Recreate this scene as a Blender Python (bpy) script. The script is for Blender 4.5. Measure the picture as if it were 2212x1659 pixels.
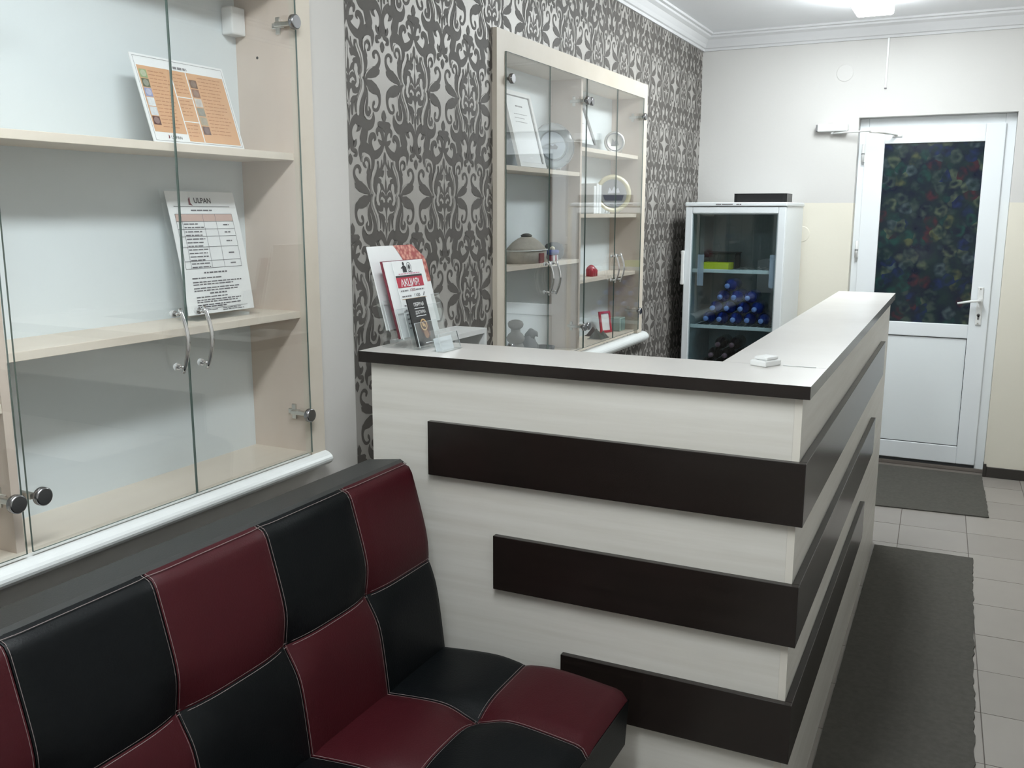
import bpy, bmesh, math, random
from mathutils import Vector, Matrix, Euler
random.seed(7)
scene = bpy.context.scene
COL = scene.collection
for _o in list(bpy.data.objects): bpy.data.objects.remove(_o)

# ------------------------------------------------------------------ camera
cam_d = bpy.data.cameras.new('camera'); cam = bpy.data.objects.new('camera', cam_d); COL.objects.link(cam)
_yaw, _pitch, _roll = 0.4605, -0.1841, 0.0015
_d = Vector((-math.sin(_yaw)*math.cos(_pitch), math.cos(_yaw)*math.cos(_pitch), math.sin(_pitch)))
_r0 = Vector((math.cos(_yaw), math.sin(_yaw), 0)); _u0 = _r0.cross(_d)
_R = math.cos(_roll)*_r0 + math.sin(_roll)*_u0; _U = -math.sin(_roll)*_r0 + math.cos(_roll)*_u0
_m = Matrix((_R, _U, -_d)).transposed().to_4x4(); _m.translation = Vector((1.5929, 0, 1.5))
cam.matrix_world = _m
cam_d.sensor_fit = 'HORIZONTAL'; cam_d.sensor_width = 36.0; cam_d.lens = 1995.67/2212*36.0
cam_d.clip_start = 0.02; cam_d.clip_end = 60
scene.camera = cam

# ------------------------------------------------------------------ world / exposure
w = bpy.data.worlds.new('world'); scene.world = w; w.use_nodes = True
w.node_tree.nodes['Background'].inputs[0].default_value = (0.02, 0.02, 0.022, 1)
w.node_tree.nodes['Background'].inputs[1].default_value = 0.3
vs = scene.view_settings
vs.view_transform = 'Standard'; vs.look = 'None'; vs.exposure = 0.14; vs.gamma = 1.0; vs.use_curve_mapping = False
scene.cycles.transparent_max_bounces = 24
scene.cycles.max_bounces = 10
LAMP_STRENGTH = 44.0
LAMP_FAR_STRENGTH = 44.0
LAMP_COLOR = (0.915, 0.98, 1.0)

# ------------------------------------------------------------------ helpers: materials
def lin(c):
    return tuple(((v/255)/12.92 if v/255 <= 0.04045 else ((v/255+0.055)/1.055)**2.4) for v in c)
def N(nt, t, **kw):
    n = nt.nodes.new(t)
    for k, v in kw.items():
        if k.startswith('i_'):
            key = k[2:]; key = int(key) if key.isdigit() else key
            n.inputs[key].default_value = v
        else: setattr(n, k, v)
    return n
def base_mat(name):
    m = bpy.data.materials.new(name); m.use_nodes = True; nt = m.node_tree
    return m, nt, nt.nodes['Principled BSDF']
def mat(name, rgb, rough=0.5, metal=0.0, spec=0.5, noise=0.0, nscale=8.0, bump=0.0, bscale=60.0, trans=0.0, coat=0.0):
    m, nt, b = base_mat(name); c = lin(rgb)
    b.inputs['Base Color'].default_value = (*c, 1); b.inputs['Roughness'].default_value = rough
    b.inputs['Metallic'].default_value = metal; b.inputs['Specular IOR Level'].default_value = spec
    b.inputs['Coat Weight'].default_value = coat
    if trans: b.inputs['Transmission Weight'].default_value = trans
    if noise or bump:
        tc = N(nt, 'ShaderNodeTexCoord')
    if noise:
        nz = N(nt, 'ShaderNodeTexNoise', i_Scale=nscale, i_Detail=4.0); nt.links.new(tc.outputs['Object'], nz.inputs['Vector'])
        mx = N(nt, 'ShaderNodeMix', data_type='RGBA'); 
        mx.inputs[6].default_value = (*[v*(1-noise) for v in c], 1); mx.inputs[7].default_value = (*[min(1, v*(1+noise)) for v in c], 1)
        nt.links.new(nz.outputs['Fac'], mx.inputs[0]); nt.links.new(mx.outputs[2], b.inputs['Base Color'])
    if bump:
        nz2 = N(nt, 'ShaderNodeTexNoise', i_Scale=bscale, i_Detail=3.0); nt.links.new(tc.outputs['Object'], nz2.inputs['Vector'])
        bp = N(nt, 'ShaderNodeBump', i_Strength=bump, i_Distance=0.002); nt.links.new(nz2.outputs['Fac'], bp.inputs['Height'])
        nt.links.new(bp.outputs['Normal'], b.inputs['Normal'])
    return m
def wood(name, a, bcol, scale=(6, 6, 60), rough=0.4, spec=0.5, detail=6.0):
    m, nt, b = base_mat(name)
    tc = N(nt, 'ShaderNodeTexCoord'); mp = N(nt, 'ShaderNodeMapping'); mp.inputs['Scale'].default_value = scale
    nt.links.new(tc.outputs['Object'], mp.inputs['Vector'])
    nz = N(nt, 'ShaderNodeTexNoise', i_Scale=1.0, i_Detail=detail, i_Roughness=0.6); nt.links.new(mp.outputs['Vector'], nz.inputs['Vector'])
    cr = N(nt, 'ShaderNodeValToRGB'); cr.color_ramp.elements[0].position = 0.3; cr.color_ramp.elements[1].position = 0.7
    cr.color_ramp.elements[0].color = (*lin(a), 1); cr.color_ramp.elements[1].color = (*lin(bcol), 1)
    nt.links.new(nz.outputs['Fac'], cr.inputs['Fac']); nt.links.new(cr.outputs['Color'], b.inputs['Base Color'])
    b.inputs['Roughness'].default_value = rough; b.inputs['Specular IOR Level'].default_value = spec
    return m
def glass(name, tint=(0.982, 0.987, 0.987), ior=1.5, rough=0.0):
    m = bpy.data.materials.new(name); m.use_nodes = True; nt = m.node_tree; nt.nodes.clear()
    out = N(nt, 'ShaderNodeOutputMaterial'); tr = N(nt, 'ShaderNodeBsdfTransparent'); tr.inputs[0].default_value = (*tint, 1)
    gl = N(nt, 'ShaderNodeBsdfGlossy'); gl.inputs['Color'].default_value = (1, 1, 1, 1); gl.inputs['Roughness'].default_value = rough
    ge = N(nt, 'ShaderNodeNewGeometry'); mf = N(nt, 'ShaderNodeMix', data_type='FLOAT')
    mf.inputs[2].default_value = ior; mf.inputs[3].default_value = 1/ior
    nt.links.new(ge.outputs['Backfacing'], mf.inputs[0])
    fr = N(nt, 'ShaderNodeFresnel'); nt.links.new(mf.outputs[0], fr.inputs['IOR'])
    mx = N(nt, 'ShaderNodeMixShader'); nt.links.new(fr.outputs[0], mx.inputs[0]); nt.links.new(tr.outputs[0], mx.inputs[1]); nt.links.new(gl.outputs[0], mx.inputs[2])
    nt.links.new(mx.outputs[0], out.inputs[0])
    return m
def emit(name, rgb, s):
    m, nt, b = base_mat(name)
    b.inputs['Base Color'].default_value = (0.9, 0.9, 0.9, 1); b.inputs['Emission Color'].default_value = (*rgb, 1); b.inputs['Emission Strength'].default_value = s
    return m

# ------------------------------------------------------------------ helpers: geometry
class MB:
    """collects faces and links them as ONE mesh object"""
    def __init__(s): s.v = []; s.f = []; s.mi = []; s.sm = []
    def add(s, verts, faces, mi=0, smooth=False):
        o = len(s.v); s.v += [tuple(v) for v in verts]
        for f in faces: s.f.append([i+o for i in f]); s.mi.append(mi); s.sm.append(smooth)
        return s
    def box(s, x0, x1, y0, y1, z0, z1, mi=0, mats=None):
        v = [(x0,y0,z0),(x1,y0,z0),(x1,y1,z0),(x0,y1,z0),(x0,y0,z1),(x1,y0,z1),(x1,y1,z1),(x0,y1,z1)]
        f = [(0,3,2,1),(4,5,6,7),(0,1,5,4),(1,2,6,5),(2,3,7,6),(3,0,4,7)]  # -z +z -y +x +y -x
        o = len(s.v); s.v += v
        for k, q in enumerate(f): s.f.append([i+o for i in q]); s.mi.append(mats[k] if mats else mi); s.sm.append(False)
        return s
    def cbox(s, x0, x1, y0, y1, z0, z1, c=0.002, mi=0):
        """box with chamfered edges"""
        bm = bmesh.new(); bmesh.ops.create_cube(bm, size=1.0)
        for v in bm.verts: v.co = Vector(((x0+x1)/2+v.co.x*(x1-x0), (y0+y1)/2+v.co.y*(y1-y0), (z0+z1)/2+v.co.z*(z1-z0)))
        c = min(c, 0.45*min(x1-x0, y1-y0, z1-z0))
        bmesh.ops.bevel(bm, geom=bm.edges[:], offset=c, segments=2, affect='EDGES', profile=0.5)
        bm.verts.index_update(); s.add([v.co[:] for v in bm.verts], [[v.index for v in f.verts] for f in bm.faces], mi); bm.free()
        return s
    def prism(s, poly, axis, a0, a1, mi=0, smooth=False):
        """poly: 2D pts in the two other axes (order xyz), extruded along axis"""
        n = len(poly)
        def P(p, a):
            return (a, p[0], p[1]) if axis == 'x' else ((p[0], a, p[1]) if axis == 'y' else (p[0], p[1], a))
        v = [P(p, a0) for p in poly] + [P(p, a1) for p in poly]
        f = [list(range(n))[::-1], list(range(n, 2*n))] ; s.add(v, f, mi)
        s.add(v, [[i, (i+1) % n, n+(i+1) % n, n+i] for i in range(n)], mi, smooth)
        return s
    def tube(s, pts, r, seg=8, mi=0, caps=True, flat=1.0):
        pts = [Vector(p) for p in pts]; n = len(pts); rr = r if isinstance(r, (list, tuple)) else [r]*n
        t0 = (pts[1]-pts[0]).normalized(); up = Vector((0,0,1)) if abs(t0.z) < 0.9 else Vector((1,0,0))
        a = t0.cross(up).normalized(); rings = []
        for i in range(n):
            t = (pts[min(i+1, n-1)]-pts[max(i-1, 0)]).normalized(); a = (a - t*a.dot(t)).normalized(); b = t.cross(a)
            rings.append([pts[i] + (a*math.cos(2*math.pi*k/seg)*rr[i] + b*math.sin(2*math.pi*k/seg)*rr[i]*flat) for k in range(seg)])
        v = [p for q in rings for p in q]; f = []
        for i in range(n-1):
            for k in range(seg): f.append([i*seg+k, i*seg+(k+1) % seg, (i+1)*seg+(k+1) % seg, (i+1)*seg+k])
        s.add(v, f, mi, True)
        if caps: s.add(rings[0], [list(range(seg))[::-1]], mi); s.add(rings[-1], [list(range(seg))], mi)
        return s
    def lathe(s, prof, origin, axis=(0,0,1), seg=24, mi=0, smooth=True, sx=1.0, sy=1.0):
        """prof: (r, h) list along axis from origin"""
        w_ = Vector(axis).normalized(); up = Vector((0,0,1)) if abs(w_.z) < 0.9 else Vector((1,0,0))
        a = w_.cross(up).normalized() if abs(w_.z) < 0.9 else Vector((1,0,0)); b = w_.cross(a); o = Vector(origin)
        v = []
        for r, h in prof: v += [o + w_*h + a*(r*sx*math.cos(2*math.pi*k/seg)) + b*(r*sy*math.sin(2*math.pi*k/seg)) for k in range(seg)]
        f = []
        for i in range(len(prof)-1):
            for k in range(seg): f.append([i*seg+k, i*seg+(k+1) % seg, (i+1)*seg+(k+1) % seg, (i+1)*seg+k])
        s.add(v, f, mi, smooth); m_ = len(prof)
        if prof[0][0] > 1e-5: s.add(v[:seg], [list(range(seg))[::-1]], mi)
        if prof[-1][0] > 1e-5: s.add(v[(m_-1)*seg:], [list(range(seg))], mi)
        return s
    def xform(s, M):
        s.v = [tuple(M @ Vector(v)) for v in s.v]; return s
    def build(s, name, mats, parent=None):
        me = bpy.data.meshes.new(name); me.from_pydata(s.v, [], s.f)
        for m_ in (mats if isinstance(mats, (list, tuple)) else [mats]): me.materials.append(m_)
        me.polygons.foreach_set('material_index', s.mi); me.polygons.foreach_set('use_smooth', s.sm); me.update()
        bm = bmesh.new(); bm.from_mesh(me); bmesh.ops.remove_doubles(bm, verts=bm.verts, dist=1e-6); bmesh.ops.recalc_face_normals(bm, faces=bm.faces); bm.to_mesh(me); bm.free()
        o = bpy.data.objects.new(name, me); COL.objects.link(o)
        if parent: child(o, parent)
        return o
def child(o, p):
    o.parent = p; o.matrix_parent_inverse = wm(p).inverted()
def wm(p):
    m = p.matrix_basis.copy()
    return wm(p.parent) @ p.matrix_parent_inverse @ m if p.parent else m
def tag(o, label, cat, group=None):
    o['label'] = label; o['category'] = cat
    if group: o['group'] = group
    return o
def structure(o): o['kind'] = 'structure'; return o
def thing(name, label, cat, loc=(0,0,0), group=None):
    o = bpy.data.objects.new(name, None); o.empty_display_size = 0.05; COL.objects.link(o); o.location = loc
    return tag(o, label, cat, group)
def box(name, m, parent, *c, ch=0.0):
    b = MB(); (b.cbox(*c, c=ch) if ch else b.box(*c)); return b.build(name, m, parent)
def copy_tree(o, M, parent=None):
    """copy of a thing with its parts, moved by the world matrix M (meshes shared)"""
    c = o.copy(); COL.objects.link(c)
    if parent is None: c.matrix_basis = M @ o.matrix_basis
    else: c.parent = parent; c.matrix_parent_inverse = o.matrix_parent_inverse.copy()
    for k in o.children: copy_tree(k, M, c)
    return c
class Plane:
    """a local 2D frame (a along U, b along V) for flat print on a sheet"""
    def __init__(s, o, u, v): s.o = Vector(o); s.u = Vector(u).normalized(); s.v = (Vector(v) - s.u*Vector(v).dot(s.u)).normalized(); s.n = s.u.cross(s.v)
    def p(s, a, b, h=0.0): return s.o + s.u*a + s.v*b + s.n*h
    def rect(s, mb, a0, a1, b0, b1, h=0.0, mi=0): mb.add([s.p(a0,b0,h), s.p(a1,b0,h), s.p(a1,b1,h), s.p(a0,b1,h)], [(0,1,2,3)], mi); return mb
    def slab(s, mb, a0, a1, b0, b1, h0, h1, mi=0):
        v = [s.p(a, b, h) for h in (h0, h1) for a, b in ((a0,b0),(a1,b0),(a1,b1),(a0,b1))]
        mb.add(v, [(0,3,2,1),(4,5,6,7),(0,1,5,4),(1,2,6,5),(2,3,7,6),(3,0,4,7)], mi); return mb
    def poly(s, mb, pts, h=0.0, mi=0): mb.add([s.p(a, b, h) for a, b in pts], [list(range(len(pts)))], mi); return mb
    def disc(s, mb, a, b, r, h=0.0, mi=0, seg=20, ry=None): return s.poly(mb, [(a+r*math.cos(2*math.pi*k/seg), b+(ry or r)*math.sin(2*math.pi*k/seg)) for k in range(seg)], h, mi)
    def ring(s, mb, a, b, r0, r1, h=0.0, mi=0, seg=24):
        for k in range(seg):
            t0, t1 = 2*math.pi*k/seg, 2*math.pi*(k+1)/seg
            s.poly(mb, [(a+r0*math.cos(t0), b+r0*math.sin(t0)), (a+r1*math.cos(t0), b+r1*math.sin(t0)), (a+r1*math.cos(t1), b+r1*math.sin(t1)), (a+r0*math.cos(t1), b+r0*math.sin(t1))], h, mi)
        return mb
def text(name, s, pl, a, b, size, m, parent, h=0.0006, width=None, bold=0.0, align='LEFT'):
    cu = bpy.data.curves.new('t', 'FONT'); cu.body = s; cu.size = size; cu.align_x = align; cu.offset = bold
    o = bpy.data.objects.new('t', cu); COL.objects.link(o); bpy.context.view_layer.update()
    me = bpy.data.meshes.new_from_object(o.evaluated_get(bpy.context.evaluated_depsgraph_get()))
    bpy.data.objects.remove(o); bpy.data.curves.remove(cu)
    xs = [v.co.x for v in me.vertices]; k = 1.0
    if width and xs: k = width/(max(xs)-min(xs))
    mb = MB(); mb.add([pl.p(a+v.co.x*k, b+v.co.y, h) for v in me.vertices], [list(p.vertices) for p in me.polygons]); bpy.data.meshes.remove(me)
    return mb.build(name, m, parent)

# ------------------------------------------------------------------ materials
M = {}
M['white_wall'] = mat('painted_wall', (214, 211, 207), 0.75, spec=0.25, noise=0.02, nscale=3, bump=0.15, bscale=90)
M['ceiling'] = mat('ceiling_white', (243, 244, 246), 0.7, spec=0.2, noise=0.015)
M['cornice'] = mat('cornice_white', (214, 214, 215), 0.6)
M['grout'] = mat('grout', (112, 104, 98), 0.9, noise=0.15, nscale=20)
M['baseboard'] = mat('dark_baseboard', (50, 46, 42), 0.5)
M['paper_light'] = mat('wallpaper_silver', (170, 166, 161), 0.45, metal=0.2, spec=0.5, noise=0.03, nscale=40, bump=0.1, bscale=500)
M['paper_dark'] = mat('wallpaper_brown', (90, 86, 82), 0.6, spec=0.35, noise=0.04, nscale=60)
M['maple'] = wood('maple_laminate', (208, 192, 178), (220, 207, 195), (5, 5, 1.2), 0.45, 0.4)
M['maple_flat'] = wood('maple_shelf', (218, 206, 190), (230, 220, 206), (6, 1.2, 6), 0.42, 0.4)
M['frame_wood'] = wood('frame_laminate', (206, 196, 180), (216, 207, 194), (5, 3, 3), 0.45, 0.4)
M['cab_back'] = mat('cabinet_back_white', (221, 228, 230), 0.5, spec=0.4)
M['white_gloss'] = mat('white_moulding', (226, 229, 228), 0.35, noise=0.03, nscale=30)
M['chrome'] = mat('chrome', (226, 226, 226), 0.12, metal=1.0)
M['dark_chrome'] = mat('dark_chrome', (158, 158, 160), 0.25, metal=1.0)
M['steel'] = mat('hinge_steel', (214, 212, 206), 0.3, metal=1.0)
M['glass'] = glass('cabinet_glass')
M['glass_edge'] = mat('glass_edge', (92, 108, 102), 0.2, spec=0.4)
M['acrylic'] = glass('clear_acrylic', (0.975, 0.985, 0.985), 1.48)
M['acrylic_edge'] = mat('acrylic_edge', (205, 212, 214), 0.15, spec=0.7)
M['fridge_glass'] = glass('fridge_glass', (0.78, 0.86, 0.88), 1.55)
M['counter_light'] = wood('bleached_laminate', (204, 200, 191), (218, 215, 208), (1.6, 1.6, 34), 0.4, 0.45)
M['counter_top'] = wood('countertop_laminate', (200, 196, 191), (210, 207, 203), (3, 3, 3), 0.3, 0.5)
M['wenge'] = wood('wenge_laminate', (26, 21, 19), (34, 28, 25), (2, 2, 60), 0.22, 0.5)
M['edge_light'] = mat('edge_band', (216, 211, 201), 0.4)
M['sofa_red'] = mat('red_leatherette', (57, 12, 19), 0.5, spec=0.24, noise=0.06, nscale=30, bump=0.25, bscale=260)
M['sofa_black'] = mat('black_leatherette', (4, 7, 9), 0.5, spec=0.2, noise=0.08, nscale=30, bump=0.25, bscale=260)
M['sofa_grey'] = mat('grey_leatherette', (50, 51, 50), 0.5, spec=0.4, bump=0.2, bscale=260)
M['thread'] = mat('seam_thread', (124, 112, 110), 0.8)
M['black_wood'] = mat('sofa_leg_black', (24, 23, 22), 0.4)
M['rug'] = mat('grey_carpet', (86, 84, 79), 0.95, spec=0.1, noise=0.22, nscale=60, bump=0.8, bscale=420)
M['pvc'] = mat('door_pvc_white', (236, 240, 243), 0.28, spec=0.5)
M['pvc_panel'] = mat('door_panel_white', (236, 241, 243), 0.4)
M['rubber'] = mat('gasket_dark', (52, 54, 56), 0.6)
M['black'] = mat('black_plastic', (18, 18, 20), 0.35)
M['white_plastic'] = mat('white_plastic', (230, 231, 230), 0.35)
M['fridge_white'] = mat('fridge_enamel', (226, 231, 234), 0.3)
M['fridge_in'] = mat('fridge_liner', (150, 160, 162), 0.4)
M['paper'] = mat('paper_white', (236, 238, 238), 0.6)
M['ink'] = mat('ink_black', (34, 34, 38), 0.6)
M['ink_grey'] = mat('ink_grey', (130, 128, 130), 0.6)
M['ink_red'] = mat('ink_red', (176, 26, 56), 0.5)
M['ink_maroon'] = mat('ink_maroon', (112, 20, 42), 0.5)
M['ink_orange'] = mat('menu_orange', (214, 168, 128), 0.5, noise=0.06, nscale=40)
M['gold'] = mat('gold', (208, 200, 168), 0.35, metal=0.25)
M['silver'] = mat('silver', (200, 202, 204), 0.2, metal=0.9)
M['lamp_body'] = mat('lamp_housing', (235, 236, 236), 0.4)
# ------------------------------------------------------------------ room shell
XR, YB, YF, ZC = 2.25, -1.6, 5.835, 2.56       # right wall, back wall, far wall, ceiling
C1 = dict(y0=0.26, y1=1.945, z0=0.856, z1=2.062, d=0.177)
C2 = dict(y0=3.116, y1=4.668, z0=0.886, z1=2.070, d=0.148)
TW = 0.30                                        # wall thickness
WP_Y = 2.177                                     # wallpaper starts here

# two-tone paint of the far wall: cream dado below 1.555 m, warm white above
def two_tone():
    m, nt, b = base_mat('two_tone_paint')
    tc = N(nt, 'ShaderNodeTexCoord'); sp = N(nt, 'ShaderNodeSeparateXYZ'); nt.links.new(tc.outputs['Object'], sp.inputs[0])
    nz = N(nt, 'ShaderNodeTexNoise', i_Scale=14.0, i_Detail=3.0); nt.links.new(tc.outputs['Object'], nz.inputs['Vector'])
    ad = N(nt, 'ShaderNodeMath', operation='MULTIPLY_ADD'); ad.inputs[1].default_value = 0.006; nt.links.new(nz.outputs['Fac'], ad.inputs[0]); nt.links.new(sp.outputs['Z'], ad.inputs[2])
    gt = N(nt, 'ShaderNodeMath', operation='GREATER_THAN'); gt.inputs[1].default_value = 1.558; nt.links.new(ad.outputs[0], gt.inputs[0])
    mx = N(nt, 'ShaderNodeMix', data_type='RGBA'); mx.inputs[6].default_value = (*lin((226, 221, 207)), 1); mx.inputs[7].default_value = (*lin((210, 208, 205)), 1)
    nt.links.new(gt.outputs[0], mx.inputs[0]); nt.links.new(mx.outputs[2], b.inputs['Base Color'])
    b.inputs['Roughness'].default_value = 0.6; b.inputs['Specular IOR Level'].default_value = 0.35
    n2 = N(nt, 'ShaderNodeTexNoise', i_Scale=60.0, i_Detail=3.0); nt.links.new(tc.outputs['Object'], n2.inputs['Vector'])
    bp = N(nt, 'ShaderNodeBump', i_Strength=0.15, i_Distance=0.003); nt.links.new(n2.outputs['Fac'], bp.inputs['Height']); nt.links.new(bp.outputs['Normal'], b.inputs['Normal'])
    return m
M['two_tone'] = two_tone()

# left wall with two cabinet openings
def left_pieces(x0, x1, ya, yb, z0, z1, holes):
    """boxes covering ya..yb, z0..z1 except the holes"""
    mb = MB(); y = ya
    for (ha, hb, hz0, hz1) in holes:
        mb.box(x0, x1, y, ha, z0, z1); mb.box(x0, x1, ha, hb, z0, hz0); mb.box(x0, x1, ha, hb, hz1, z1); y = hb
    mb.box(x0, x1, y, yb, z0, z1); return mb
e = 0.0185
H1 = (C1['y0']-e, C1['y1']+e, C1['z0']-e, C1['z1']+e); H2 = (C2['y0']-e, C2['y1']+e, C2['z0']-e, C2['z1']+e)
wall_left = structure(left_pieces(-TW, 0, YB, YF, 0, ZC, [H1, H2]).build('wall_left', M['white_wall']))
wallpaper = left_pieces(0.0, 0.0008, WP_Y, YF, 0.0, 2.47, [H2]).build('wallpaper', M['paper_light'], wall_left)
wallpaper['label'] = 'silver grey wallpaper ground'
WP_DS=[[(64.1,115.1,20.4),(64.3,95.4,17.7),(70.1,75.9,18.4),(82.5,56.4,20),(85.8,39,15.1),(81.4,18.9,7.9),(75.6,3.7,3.6)],[(88.6,64.1,12.2),(81.8,83.8,7.8),(85.6,96.4,7.1),(96.2,101.8,8.6),(106.9,94.8,9.4),(105.2,84.8,10.1),(96.8,78.9,5)],[(67.1,112.8,17.6),(79.6,127,23.4),(101.1,135.6,27.2),(120.1,126.7,20.3),(122.9,113.1,13.1),(120,94.2,3.6)],[(69.5,114.1,19.7),(42.5,117.7,22.2),(21.2,129.9,17.9),(10,143.7,13.6),(5,157.7,11.5)],[(5.1,148.2,10.2),(6.5,165,12.2),(12.3,182.2,13.6),(25.4,191.5,13.7),(36.8,185.2,12.4),(35,174.2,7.6)],[(5.2,149.4,11.6),(19.5,152.7,13),(29.8,158.9,6.9)],[(56.1,118.4,17.5),(68.8,135,16.2),(73.4,152.4,16.2),(66.8,166.7,17.5),(53.6,171.1,15.3),(47.5,163,10.4),(51.9,156.4,3.5)],[(75.4,1.2,5.7),(82.4,-16.3,10.8),(83.4,-34,15.2),(77.3,-51.7,20.9),(66.4,-72,21.5),(60.4,-89.6,19.4),(60.4,-107.4,20.1)],[(88.6,-39.1,8.7),(87.1,-59.4,11.6),(82.4,-77.2,12.3),(83.7,-91.2,13.8),(93.3,-95.2,13.9),(101.6,-86.3,9.5),(96.6,-76,3.7)],[(118,-89.8,3.7),(117.3,-105.8,14.8),(104.3,-119.8,27.9),(83.5,-124.5,32.8),(60.4,-118.8,30.2),(37.9,-112,22.7),(19.7,-121.8,18.3),(7.5,-139,14),(4.3,-156.5,12.6),(7.8,-174.3,15.5),(18.3,-184.9,17.7),(27.1,-178.1,12.1),(29.5,-171.3,3.6)],[(78.6,-125.7,29.1),(72.4,-146,27.6),(65.2,-166.3,30.5),(59.7,-176.3,25.3),(55.5,-181.8,10.8)],[(32,-117,17.7),(48,-130,14.3),(43.9,-140.1,12.2),(35.1,-147.4,4.3)],[(141,36.7,15.5),(153.2,51.1,10.4),(155.3,66.5,8.1),(146.5,78.9,8.1),(134.7,80.4,9.5),(126,73,10.2),(128.2,64.3,8.1)],[(144.3,-29.8,17.8),(151.8,-46.6,10.5),(149.5,-64.8,9),(138.6,-79.7,9),(124,-81.7,8.1),(116.9,-73.6,6.6),(121.5,-63.3,9.6),(123.2,-59.5,6.6)],[(37.1,94.7,10.4),(34.6,85.5,7),(37.8,69.7,13.9)],[(16.4,103.4,2.7),(19.2,83.6,7.6),(25.4,71.7,10.4)],[(2,126.3,1.4),(2.1,111.9,7.5),(3.6,97.5,6.8),(13,83.4,6.2),(20,71.5,2.8)],[(32.7,-61.7,15.5),(31.3,-79.2,8.5),(32.4,-94.3,5)],[(17.6,-69.1,11.9),(15.3,-86.6,9.1),(14.9,-102.8,5.6)],[(6.9,-74,3.5),(2.6,-98.9,3.5),(0.2,-128.8,1.4)]]
WP_DP=[[(78.2,2.3),(83.9,15.2),(97.5,28),(117.1,37.4),(139,42.5),(155.2,32),(151.9,20.9),(134.2,9.8),(109.9,4.3)],[(79.8,-1.7),(111.9,0.3),(135.1,-9.4),(152.5,-24.6),(157.2,-40.1),(142.7,-38.4),(118.6,-37.7),(100,-31.4),(87,-17.5)],[(68.2,3.6),(84.2,6.4),(93.1,1.5),(83.3,-5),(68.6,-1.9)],[(3.4,73.3),(25.6,74.1),(35.7,88),(45.5,70),(59,50.7),(62.7,28.5),(58.7,12.2),(47.9,2.8),(57.1,-7.8),(57.7,-24.1),(46.9,-44.2),(35,-61.7),(13.6,-74.1),(0.5,-81.4),(-5.6,-69),(-1.8,0),(0.5,48.9)]]
WP_LP=[[(3.2,92.7),(6.3,77),(14.2,75.6),(6.8,71.9),(8.6,61.3),(14.9,52.3),(26.3,55.1),(37.3,52.5),(26.2,48.7),(21.3,43.4),(22.6,37.3),(14.1,31.7),(8.8,21),(5.7,14.8),(4.2,40.5),(1.4,48.9),(1.6,73.2)],[(31.4,34.6),(40.5,35.3),(45.1,25.5),(44.1,13.1),(49.6,0.8),(51.1,-14.2),(44.6,-26.7),(36.2,-29.7),(31.2,-24.3),(38.8,-14.3),(37.6,-0.6),(31.2,10.4),(27.5,20.2)],[(5.6,-18.4),(8.1,-9.7),(19.4,-2.7),(27.2,-5.7),(29.3,-13.9),(21.4,-10.8),(14.8,-15.1),(13.4,-20.8)],[(4.1,-48),(7.7,-36.9),(13.3,-33.1),(18.2,-45.5),(29.3,-47.2),(43.2,-44.2),(33.6,-50.5),(17.5,-53.7),(9.2,-61.6),(4.9,-71.5),(10,-74.1),(2.2,-82.7),(1.5,-69)],[(23.9,8.3),(20.6,12.7),(10.4,7.5),(4.3,-1.2),(2.9,2.5),(8.8,10),(21,17.6),(26,12.8)]]
WP_LS=[[(49.1,98.4,9.1),(51.7,85,6.3),(65.5,63.3,6.4),(70.9,38.6,7.1),(69.1,16.1,7.1),(59.9,4,5.7),(67.4,-6.5,6.4),(68.2,-19,6.4),(60.2,-39.2,6.4),(47.7,-56.8,7.1),(40.7,-76.8,10.6),(41.6,-99.5,10.7)],[(117.5,36.1,1.5),(98.8,26.8,3.6),(84.7,13.9,2.9),(79.2,2.5,1.1)],[(85.9,-20.1,2.9),(92.5,-31.4,2.9),(97.3,-42.8,1.5)],[(82.5,-51.7,1.4),(75.3,-72,2.9),(72,-89.8,4.3),(80.1,-106.5,5.8),(98.9,-108.1,6.6),(110.2,-98,3.7)],[(75.7,76.1,2.1),(75.4,95.9,6.4),(81.9,108.6,7.8),(97.1,113.1,9.3),(108.7,106.2,7.2),(111.5,93.8,2.9)]]
WP_AP=[[(0,-210.6),(6.9,-216.7),(10.8,-225.5),(6.9,-235.9),(0,-243.9)],[(0,247.6),(8.4,236.6),(11.9,226),(6.5,215.6),(0,207.8)],[(0,214.4),(13,214.2),(25.5,213.9),(33.6,207.1),(30.6,197.9),(15.5,195.6),(6.5,190.6),(0,181.5)]]
WP_AS=[[(0,-180,9.8),(4.9,-191.2,10.7),(14.7,-200.9,12.3),(26.6,-202.9,12.3),(27.6,-213.1,12.3),(18.7,-216.1,5.7)]]
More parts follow.
